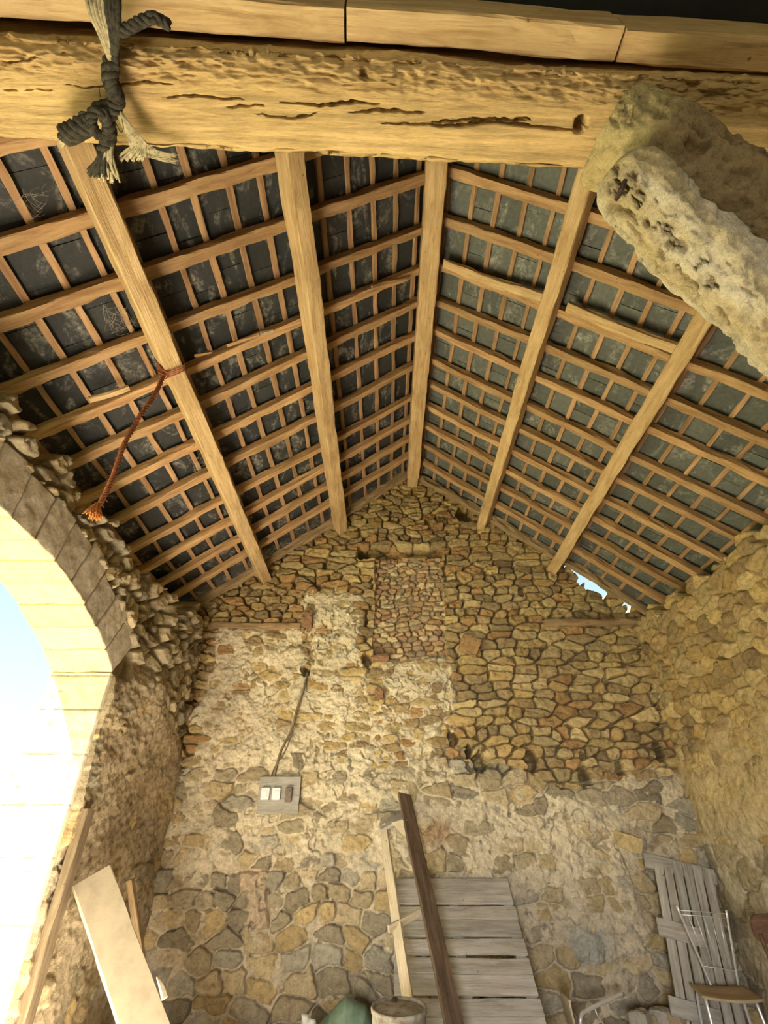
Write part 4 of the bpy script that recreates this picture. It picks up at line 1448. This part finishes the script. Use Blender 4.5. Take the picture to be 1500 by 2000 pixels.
# switch board with its cable
c = onY(545, 1553, YG - 0.055)
sw = empty('switch_board', c)
tag(sw, 'small wooden switch board with white switches fixed on the gable', 'switch board')
timber('backing_board', c + Vector((-0.235, 0, 0)), c + Vector((0.235, 0, 0)), 0.035, 0.37, (0, 0, 1), M_greywood, 961, ch=0.004, wob=0.002, parent=sw)
for dx, m_, nm in ((-0.105, M_white, 'light_switch'), (0.02, M_white, 'light_switch')):
    mb = MB()
    mb.box((dx - 0.045, -0.04, 0.01), (0.095, 0.045, 0.125), ch=0.006)
    s_ = mb.build(nm, m_, sw)
    k_ = MB(); k_.box((dx - 0.045, -0.066, 0.01), (0.045, 0.010, 0.06), ch=0.002)
    k_.build('rocker', m_, s_)
mb = MB(); mb.box((0.115, -0.04, 0.0), (0.075, 0.05, 0.145), ch=0.006)
jb = mb.build('junction_box', M_bakelite, sw)
jb['label'] = 'dark bakelite fuse holder'
k_ = MB(); k_.lathe([(0.001, 0.012), (0.018, 0.010), (0.020, 0)], (0.115, -0.066, 0.03), 14, Matrix.Rotation(math.radians(90), 3, 'X'))
k_.build('fuse_cap', M_bakelite, jb)

pts = [onY(x, y, YG - 0.055) for x, y in ((601, 1312), (596, 1335), (588, 1362), (578, 1392), (571, 1422), (559, 1446), (548, 1468), (540, 1496), (533, 1526))]
pts[0] = onY(601, 1312, YG + 0.02); 
mb = MB(); mb.tube(smooth_path(pts, 6), 0.013, 8)
tag(mb.build('electric_cable', M_cable, None, True), 'brown electric cable running from a hole down to the switch board', 'cable')
pts = [onY(x, y, YG - 0.05) for x, y in ((571, 1424), (562, 1455), (549, 1480), (536, 1500), (526, 1527))]
mb = MB(); mb.tube(smooth_path(pts, 6), 0.008, 8)
tag(mb.build('thin_cable', M_cable, None, True), 'thinner cable strung beside the brown one above the switch board', 'cable')


# ------------------------------------------------------------------ big slatted pallet against the gable
def pallet():
    tl, tr = onY(769, 1724, 6.36), onY(989, 1722, 6.36)
    # direction of the lean: from the ground up to the wall
    foot_y = 5.16
    up = Vector((0.0, tl.y - foot_y, tl.z)).normalized()
    Ls = Vector((0.0, tl.y - foot_y, tl.z)).length
    W = (tr - tl).length
    org = Vector((tl.x, foot_y, 0.03))
    nrm = Vector((1, 0, 0)).cross(up).normalized()              # faces the room
    if nrm.y > 0: nrm = -nrm
    root = empty('pallet', org + Vector((W / 2, 0, -0.02)))
    tag(root, 'large grey slatted pallet leaning against the foot of the gable', 'pallet')
    # boards measured down from the top edge
    edges = [(0.00, 0.125), (0.13, 0.275), (0.305, 0.43), (0.435, 0.585), (0.615, 0.745), (0.775, 0.905), (0.912, 1.06), (1.085, 1.21), (1.218, 1.35), (1.38, 1.51), (1.52, 1.64)]
    for k, (s0, s1) in enumerate(edges):
        if s1 > Ls: break
        m0 = org + up * (Ls - (s0 + s1) / 2)
        jit = random.uniform(-0.006, 0.006)
        timber('pallet_board', m0 + Vector((-0.01 + jit, 0, 0)), m0 + Vector((W + 0.01 + jit, 0, 0)), s1 - s0, 0.022, nrm, M_greywood, 970 + k, ch=0.002, wob=0.002, parent=root)
    for fx in (0.04, 0.5, 0.96):
        b0_ = org + Vector((W * fx, 0, 0)) - nrm * 0.058
        timber('pallet_runner', b0_ + up * 0.02, b0_ + up * (Ls - 0.01), 0.09, 0.09, nrm, M_greywood, 985, ch=0.003, wob=0.002, parent=root)


pallet()

# ------------------------------------------------------------------ narrow wooden frame leaning in front of the pallet
def frame():
    Bt, Bb = onY(748, 1612, 6.30), onY(797, 1952, 5.12)
    At, Ab = onY(789, 1552, 6.36), onY(884, 1990, 5.12)
    root = empty('wooden_frame', ((Ab.x + Bb.x) / 2, 4.9, 0))
    tag(root, 'narrow two-railed wooden frame leaning on the gable in front of the pallet', 'frame')
    def to_floor(t, b):
        d = b - t
        return t + d * ((t.z - 0.03) / -d.z)
    vA = (At - Ab).normalized()
    o = timber('rail', to_floor(At, Ab), At, 0.155, 0.034, Vector((0.45, -1, 0.2)), M_darkwood, 991, ch=0.003, wob=0.002, parent=root)
    o['label'] = 'wide dark brown rail'
    o = timber('rail', to_floor(Bt, Bb), Bt, 0.085, 0.034, Vector((-0.5, -1, 0.3)), M_palewood, 992, ch=0.003, wob=0.002, parent=root)
    o['label'] = 'slim pale rail'
    def on(t, b, y):   # point on rail whose picture row is y
        lo, hi = 0.0, 1.0
        for _ in range(40):
            m_ = (lo + hi) / 2
            p = t + (b - t) * m_ - Vector((0, 0, H))
            row = 1000 - F * (-p.y * SP + p.z * CP) / (p.y * CP + p.z * SP)
            if row < y: lo = m_
            else: hi = m_
        return t + (b - t) * lo
    a = on(Bt, Bb, 1616) ; b = on(At, Ab, 1590) + Vector((-0.02, 0.05, 0))
    timber('crosspiece', a + Vector((-0.03, 0, 0)), b, 0.16, 0.03, Vector((0.1, -0.4, 1)), M_greywood, 993, ch=0.003, parent=root)
    a = on(Bt, Bb, 1806) + Vector((0, -0.02, 0)); b = on(At, Ab, 1778) + Vector((-0.02, 0.06, 0))
    d = (a - b)
    timber('crosspiece', b, b + d * 1.28, 0.03, 0.055, Vector((0, -0.3, 1)), M_palewood, 994, ch=0.003, parent=root)
    g = on(At, Ab, 1636)
    mb = MB()
    cA, cB = on(At, Ab, 1622) + Vector((-0.07, 0.03, 0)), on(At, Ab, 1640) + Vector((-0.06, 0.03, 0))
    cC = on(At, Ab, 1606) + Vector((-0.20, 0.02, 0))
    v = [cA + Vector((0.02, 0, 0.10)), cB, cC]
    v2 = [p + Vector((0, 0.02, 0)) for p in v]
    mb.add(v + v2, [(0, 1, 2), (5, 4, 3), (0, 3, 4, 1), (1, 4, 5, 2), (2, 5, 3, 0)])
    gs = mb.build('gusset', M_palewood, root)
    gs.matrix_parent_inverse = Matrix.Translation(-root.location)
    

frame()

# ------------------------------------------------------------------ drum, tarpaulin, rag
def drum():
    top = atD(779, 1962, 3.2)
    hgt = top.z
    root = empty('metal_drum', (top.x, top.y, 0))
    tag(root, 'rusty galvanised drum with a lid standing in front of the pallet', 'drum')
    Mr = Matrix.Rotation(math.radians(5), 3, 'X')
    r = 0.175
    mb = MB()
    mb.lathe([(r * 0.94, 0.0), (r * 0.97, 0.03), (r, hgt * 0.33), (r + 0.008, hgt * 0.35), (r, hgt * 0.37), (r, hgt * 0.66), (r + 0.008, hgt * 0.68), (r, hgt * 0.70), (r * 0.99, hgt * 0.95), (r + 0.006, hgt * 0.955), (r + 0.008, hgt * 0.985), (r + 0.004, hgt), (r - 0.008, hgt), (r - 0.012, hgt - 0.02)], (0, 0.03, 0), 56, Mr)
    mb.build('drum_body', M_drum, root, True)
    lid = MB()
    lid.lathe([(r - 0.010, hgt - 0.016), (r * 0.8, hgt - 0.010), (r * 0.55, hgt - 0.004), (r * 0.3, hgt - 0.002), (0.001, hgt)], (0, 0.03, 0), 48, Mr)
    ld = lid.build('lid', M_drum, root, True)
    kb = MB()
    kb.lathe([(0.016, hgt - 0.005), (0.019, hgt + 0.004), (0.018, hgt + 0.018), (0.010, hgt + 0.024), (0.001, hgt + 0.025)], (-0.03, 0.12, 0), 16, Mr)
    k = kb.build('lid_knob', M_iron, ld, True)
    k['label'] = 'small black knob'


drum()


def cloth(name, poly_px, depth, thick, m, label, cat, seed, amp=0.03, foot=0.0):
    """a heaped sheet: outline traced at its own depth, rounded to a full body"""
    cx = sum(p[0] for p in poly_px) / len(poly_px); cyy = sum(p[1] for p in poly_px) / len(poly_px)
    c = atD(cx, cyy, depth)
    n = 96
    pts = []
    P = [Vector((p[0], p[1], 0)) for p in poly_px]
    per = []
    for i in range(len(P)):
        a, b = P[i], P[(i + 1) % len(P)]
        k = max(2, int((b - a).length / 3))
        per += [a + (b - a) * (t / k) for t in range(k)]
    prof = [0.02, 0.25, 0.5, 0.7, 0.85, 0.95, 1.0]
    V, Fc = [], []
    K = len(per)
    rings = []
    for sd in (-1, 1):
        seq = prof if sd < 0 else prof[::-1][1:]
        for r in seq:
            lift = thick * math.sqrt(max(0, 1 - r * r)) * sd
            for q in per:
                p = Vector((cx, cyy, 0)) + (q - Vector((cx, cyy, 0))) * r
                w = atD(p.x, p.y, depth)
                w = w + Vector((0, lift, 0.25 * lift))
                V.append(w)
            rings.append(r)
    V = np.array([tuple(v) for v in V])
    d = fbm(V[:, 0] / 0.12, V[:, 1] / 0.12, V[:, 2] / 0.12, seed, 4)
    V[:, 1] += amp * d; V[:, 2] += amp * 0.5 * d
    V[:, 2] = np.maximum(V[:, 2], foot)
    for i in range(len(rings) - 1):
        for k in range(K):
            j = (k + 1) % K
            Fc.append((i * K + k, i * K + j, (i + 1) * K + j, (i + 1) * K + k))
    o = np_mesh(name, V, Fc, m, None, True)
    return tag(o, label, cat)


cloth('tarpaulin_bag', [(676, 1951), (692, 1955), (716, 1968), (726, 1985), (728, 2040), (735, 2120), (700, 2130), (600, 2125), (575, 2060), (620, 2008), (650, 1974)], 4.30, 0.22, M_tarp,
      'folded green tarpaulin bag heaped beside the drum', 'bag', 1001, 0.02, 0.01)
cloth('crumpled_rag', [(588, 1986), (600, 1984), (606, 1990), (616, 1992), (622, 2010), (620, 2060), (600, 2075), (586, 2050)], 4.15, 0.06, M_rag,
      'crumpled white rag on the ground left of the green tarpaulin', 'rag', 1002, 0.03, 0.01)

# ------------------------------------------------------------------ left corner: wide board, stick, door post strip
def wide_board():
    t = atD(178, 1712, 3.84); b = atD(283, 2010, 3.37)
    d = b - t
    e = t + d * ((t.z - 0.02) / -d.z)
    o = timber('wide_board', e, t, 0.27, 0.05, Vector((0.55, -1, 0.62)), M_concrete, 1011, ch=0.004, wob=0.003)
    tag(o, 'wide pale dusty board leaning in the corner beside the arch', 'board')
    return o


WBD = wide_board()
t_, b_ = atD(254, 1718, 4.42), atD(276, 1868, 4.22)
d_ = b_ - t_
o = timber('thin_post', t_ + d_ * ((t_.z - 0.02) / -d_.z), t_, 0.05, 0.05, (0, -1, 0), M_oldwood, 1012, ch=0.004, wob=0.004)
tag(o, 'thin brown post standing in the corner behind the wide pale board', 'post')
bpy.context.view_layer.update()
t2, b2 = atD(306, 1908, 3.44), atD(322, 1950, 3.36)
mb = MB(); mb.tube([b2, (t2 + b2) / 2 + Vector((0.008, 0, 0)), t2], [0.022, 0.018, 0.004], 5)
spl = mb.build('torn_edge', M_palewood, WBD)
spl.matrix_parent_inverse = WBD.matrix_world.inverted()
spl['label'] = 'pale torn splinter'
dp = timber('door_post', (XL + 0.085, 4.575, 0.0), (XL + 0.085, 4.575, 1.72), 0.12, 0.07, (1, 0, 0), M_postwood, 1013, ch=0.006, wob=0.005)
tag(dp, 'weathered wooden post strip fixed along the foot of the arch jamb', 'door post')


# ------------------------------------------------------------------ right corner: slatted rack and the chairs
def rack():
    tl, tr = onY(1276, 1688, 6.36), onY(1384, 1682, 6.36)
    W = (tr - tl).length
    foot = onY(1392, 2000, 6.08)
    ctop = (tl + tr) / 2
    d = foot - ctop
    cb = ctop + d * ((ctop.z - 0.02) / -d.z)
    up = (ctop - cb).normalized(); L = (ctop - cb).length
    side = Vector((1, 0, 0)); side = (side - up * side.dot(up)).normalized()
    nrm = side.cross(up)
    if nrm.y > 0: nrm = -nrm
    root = empty('slatted_rack', cb)
    tag(root, 'grey slatted wooden rack leaning in the corner behind the wire-backed chair', 'rack')
    n = 6
    for k in range(n):
        off = side * ((k - 2.5) * W / n * 0.98)
        timber('long_slat', cb + off, cb + off + up * (L + (0.0 if k > 1 else -0.07)), W / n * 0.80, 0.022, nrm, M_greywood, 1030 + k, ch=0.002, wob=0.002, parent=root)
    for s, x0, x1, h_, o_ in ((L - 0.05, -0.62, 0.55, 0.13, 0.024), (L * 0.56, -0.60, 0.10, 0.14, 0.026), (L * 0.16, -0.60, 0.10, 0.13, 0.026)):
        m0 = cb + up * s
        o = timber('crosspiece', m0 + side * (W * x0) + nrm * (-o_ if s > L * 0.9 else o_), m0 + side * (W * x1) + nrm * (-o_ if s > L * 0.9 else o_), h_, 0.022, nrm, M_greywood, 1040, ch=0.002, wob=0.003, parent=root)


rack()


def curved_seat(mb, w, d, t, sag=0.02, n=14):
    """plywood seat, front edge rounded; local x width, y depth (front = -y)"""
    V, Fc = [], []
    for sz in (0, -t):
        for i in range(n + 1):
            for j in range(n + 1):
                u, v = i / n * 2 - 1, j / n * 2 - 1
                x = u * w / 2 * (1 - 0.06 * (v + 1) / 2)
                y = v * d / 2 - (0.06 * (1 - u * u) if v < 0 else 0.0) * (-v)
                z = sz - sag * math.cos(u * 1.2) * math.cos(v * 1.0) - 0.02 * max(0, -v - 0.5)
                V.append((x, y, z))
    S = (n + 1) ** 2
    g = lambda s, i, j: s * S + i * (n + 1) + j
    for i in range(n):
        for j in range(n):
            Fc.append((g(0, i, j), g(0, i + 1, j), g(0, i + 1, j + 1), g(0, i, j + 1)))
            Fc.append((g(1, i, j), g(1, i, j + 1), g(1, i + 1, j + 1), g(1, i + 1, j)))
    for i in range(n):
        Fc.append((g(0, i, 0), g(1, i, 0), g(1, i + 1, 0), g(0, i + 1, 0)))
        Fc.append((g(0, i, n), g(0, i + 1, n), g(1, i + 1, n), g(1, i, n)))
        Fc.append((g(0, 0, i), g(0, 0, i + 1), g(1, 0, i + 1), g(1, 0, i)))
        Fc.append((g(0, n, i), g(1, n, i), g(1, n, i + 1), g(0, n, i + 1)))
    mb.add(V, Fc)


def loc_child(o, root):
    o.matrix_parent_inverse = Matrix.Identity(4)
    return o


def wire_chair():
    c = atD(1412, 1938, 4.18)
    root = empty('wire_chair', (c.x, c.y, 0), math.radians(-14))
    tag(root, 'chrome tube chair with a bare wire back and worn plywood seat in the corner', 'chair')
    Rz = Matrix.Rotation(math.radians(-14), 3, 'Z')
    inv = Rz.transposed()
    Lc = lambda px, py, s: inv @ (atD(px, py, s) - Vector((c.x, c.y, 0)))
    zs = c.z
    seat = MB(); curved_seat(seat, 0.47, 0.42, 0.016, 0.025)
    so = seat.build('seat', M_ply, root, True)
    so.location = (0.015, 0.0, zs + 0.02)
    # back uprights with the wires between
    lt, lb = Lc(1322, 1770, 4.62), Lc(1386, 1918, 4.42)
    rt, rbm = Lc(1418, 1777, 4.62), Lc(1443, 1928, 4.42)
    for a, b in ((lt, lb), (rt, rbm)):
        mb = MB(); mb.tube(smooth_path([a, (a + b) / 2, b, b + Vector((0, -0.04, -0.06))], 6), 0.0105, 10)
        mb.build('back_upright', M_chrome, root, True)
    for f in (0.055, 0.115):
        mb = MB(); p, q_ = lt + (lb - lt) * f, rt + (rbm - rt) * f
        mb.tube([p, (p + q_) / 2 + Vector((0, 0.02, 0)), q_], 0.0035, 6)
        mb.build('back_wire', M_chrome, root, True)
    p, q_ = lt + (lb - lt) * 0.80, rt + (rbm - rt) * 0.80
    mb = MB(); mb.tube([p, (p + q_) / 2 + Vector((0, 0.02, 0)), q_], 0.0035, 6)
    mb.build('back_wire', M_chrome, root, True)
    for k in range(1, 6):
        f = k / 6
        a = (lt + (lb - lt) * 0.115) * (1 - f) + (rt + (rbm - rt) * 0.115) * f + Vector((0, 0.018 * math.sin(f * math.pi), 0))
        b = p * (1 - f) + q_ * f + Vector((0, 0.018 * math.sin(f * math.pi), 0))
        mb = MB(); mb.tube([a, b], 0.003, 6); mb.build('back_wire', M_chrome, root, True)
    for sx in (-1, 1):
        mb = MB(); mb.tube(smooth_path([(sx * 0.17, 0.14, zs - 0.02), (sx * 0.18, -0.12, zs - 0.02), (sx * 0.19, -0.19, zs - 0.07), (sx * 0.21, -0.22, 0.0)], 6), 0.0115, 10)
        mb.build('leg', M_chrome, root, True)
        mb = MB(); mb.tube(smooth_path([(sx * 0.17, 0.10, zs - 0.02), (sx * 0.18, 0.17, zs - 0.08), (sx * 0.21, 0.25, 0.0)], 6), 0.0115, 10)
        mb.build('leg', M_chrome, root, True)
    mb = MB(); mb.tube([(-0.17, 0.1, zs - 0.025), (0.17, 0.1, zs - 0.025)], 0.009, 8)
    mb.build('stretcher', M_chrome, root, True)


wire_chair()


def fallen_chair():
    c = onZ(1165, 2000, 0.32)
    root = empty('fallen_chair', (c.x, c.y, 0))
    tag(root, 'overturned chrome tube chair lying in the shadow between pallet and rack', 'chair')
    Lp = lambda px, py, s: atD(px, py, s) - Vector((c.x, c.y, 0))
    mb = MB()
    pts = [Lp(1139, 2075, 4.05), Lp(1134, 2010, 4.08), Lp(1135, 1984, 4.12), Lp(1146, 1974, 4.18), Lp(1180, 1957, 4.30), Lp(1217, 1941, 4.45)]
    mb.tube(smooth_path(pts, 8), 0.0155, 10)
    mb.build('leg', M_chrome, root, True)
    mb = MB()
    pts = [Lp(1230, 2085, 4.25), Lp(1192, 2020, 4.30), Lp(1168, 1985, 4.33), Lp(1160, 1962, 4.38)]
    mb.tube(smooth_path(pts, 8), 0.006, 8)
    mb.build('stretcher', M_chrome, root, True)
    sb = MB()
    # curved plywood back seen edge-on
    V, Fc = [], []
    n = 14
    for i in range(n + 1):
        f = i / n
        x = 1111 + 30 * f ** 1.3; y = 1954 + 110 * f
        p = Lp(x, y, 4.0 - 0.05 * f)
        for dy_, dx in ((0, 0), (0.0, 0.014), (0.30, 0.03), (0.30, 0.016)):
            V.append(p + Vector((dx, dy_, 0)))
    for i in range(n):
        for k in range(4):
            j = (k + 1) % 4
            Fc.append((i * 4 + k, i * 4 + j, i * 4 + 4 + j, i * 4 + 4 + k))
    Fc += [(0, 1, 2, 3), (n * 4 + 3, n * 4 + 2, n * 4 + 1, n * 4)]
    sb.add(V, Fc)
    sb.build('seat', M_palewood, root)


fallen_chair()


def red_chair():
    c = onY(1530, 2000, 5.2)
    root = empty('red_chair', (c.x, c.y, 0))
    tag(root, 'reddish brown wooden chair by the side wall, only its back edge showing', 'chair')
    Lp = lambda px, py, s: atD(px, py, s) - Vector((c.x, c.y, 0))
    mb = MB()
    V, Fc = [], []
    n = 20
    cen = Lp(1514, 1815, 4.0)
    for sd in (0, 1):
        for i in range(n):
            a = 2 * math.pi * i / n
            sx = math.copysign(abs(math.cos(a)) ** 0.6, math.cos(a)); sz = math.copysign(abs(math.sin(a)) ** 0.6, math.sin(a))
            V.append(cen + Vector((0.17 * sx, 0.022 * sd + 0.02 * sx * sx, 0.10 * sz)))
    for i in range(n):
        j = (i + 1) % n
        Fc.append((i, n + i, n + j, j))
    Fc += [tuple(range(n)), tuple(range(2 * n - 1, n - 1, -1))]
    mb.add(V, Fc)
    mb.build('backrest', M_redwood, root)
    zs = 0.46
    for xo in (-0.13, 0.16):
        p = cen + Vector((xo, 0.01, -0.03))
        mb = MB(); mb.tube(smooth_path([p, (p.x + 0.01, p.y - 0.03, zs), (p.x + 0.01, p.y + 0.02, 0.0)], 8), 0.016, 8)
        mb.build('leg', M_redwood, root, True)
        mb = MB(); mb.tube([(p.x + 0.01, p.y - 0.40, zs), (p.x + 0.01, p.y - 0.43, 0)], 0.016, 8)
        mb.build('leg', M_redwood, root, True)
    st = MB(); curved_seat(st, 0.40, 0.42, 0.018, 0.012)
    s_ = st.build('seat', M_ply, root, True)
    s_.location = (cen.x + 0.015, cen.y - 0.22, zs + 0.02)


red_chair()

# ------------------------------------------------------------------ rubble along the foot of the gable
M_rub = [plain('rubble_brown', (0.34, 0.27, 0.17), 0.95, nscale=18, var=0.3, bstr=0.7), plain('rubble_grey', (0.36, 0.33, 0.28), 0.95, nscale=18, var=0.3, bstr=0.7)]
rng = random.Random(77)
spots = [(1272, 1992, 'small pale stone'), (1295, 1985, 'rounded brown stone'), (1318, 1990, 'pale lime-stained stone'), (1250, 1988, 'dark flat stone')]
for k, (x, y, nm) in enumerate(spots):
    p = onY(x, y, 6.25 - 0.04 * k)
    s = 0.16 + 0.03 * (k % 3)
    hz_ = max(p.z + 0.05, 0.1)
    rough_block('fallen_stone', (p.x, p.y, hz_ / 2), (s, s, hz_), M_rub[k % 2], f'{nm} in the heap at the foot of the gable, beside the slatted rack', 'stone', 1100 + k, (0, 0, rng.uniform(0, 3)))
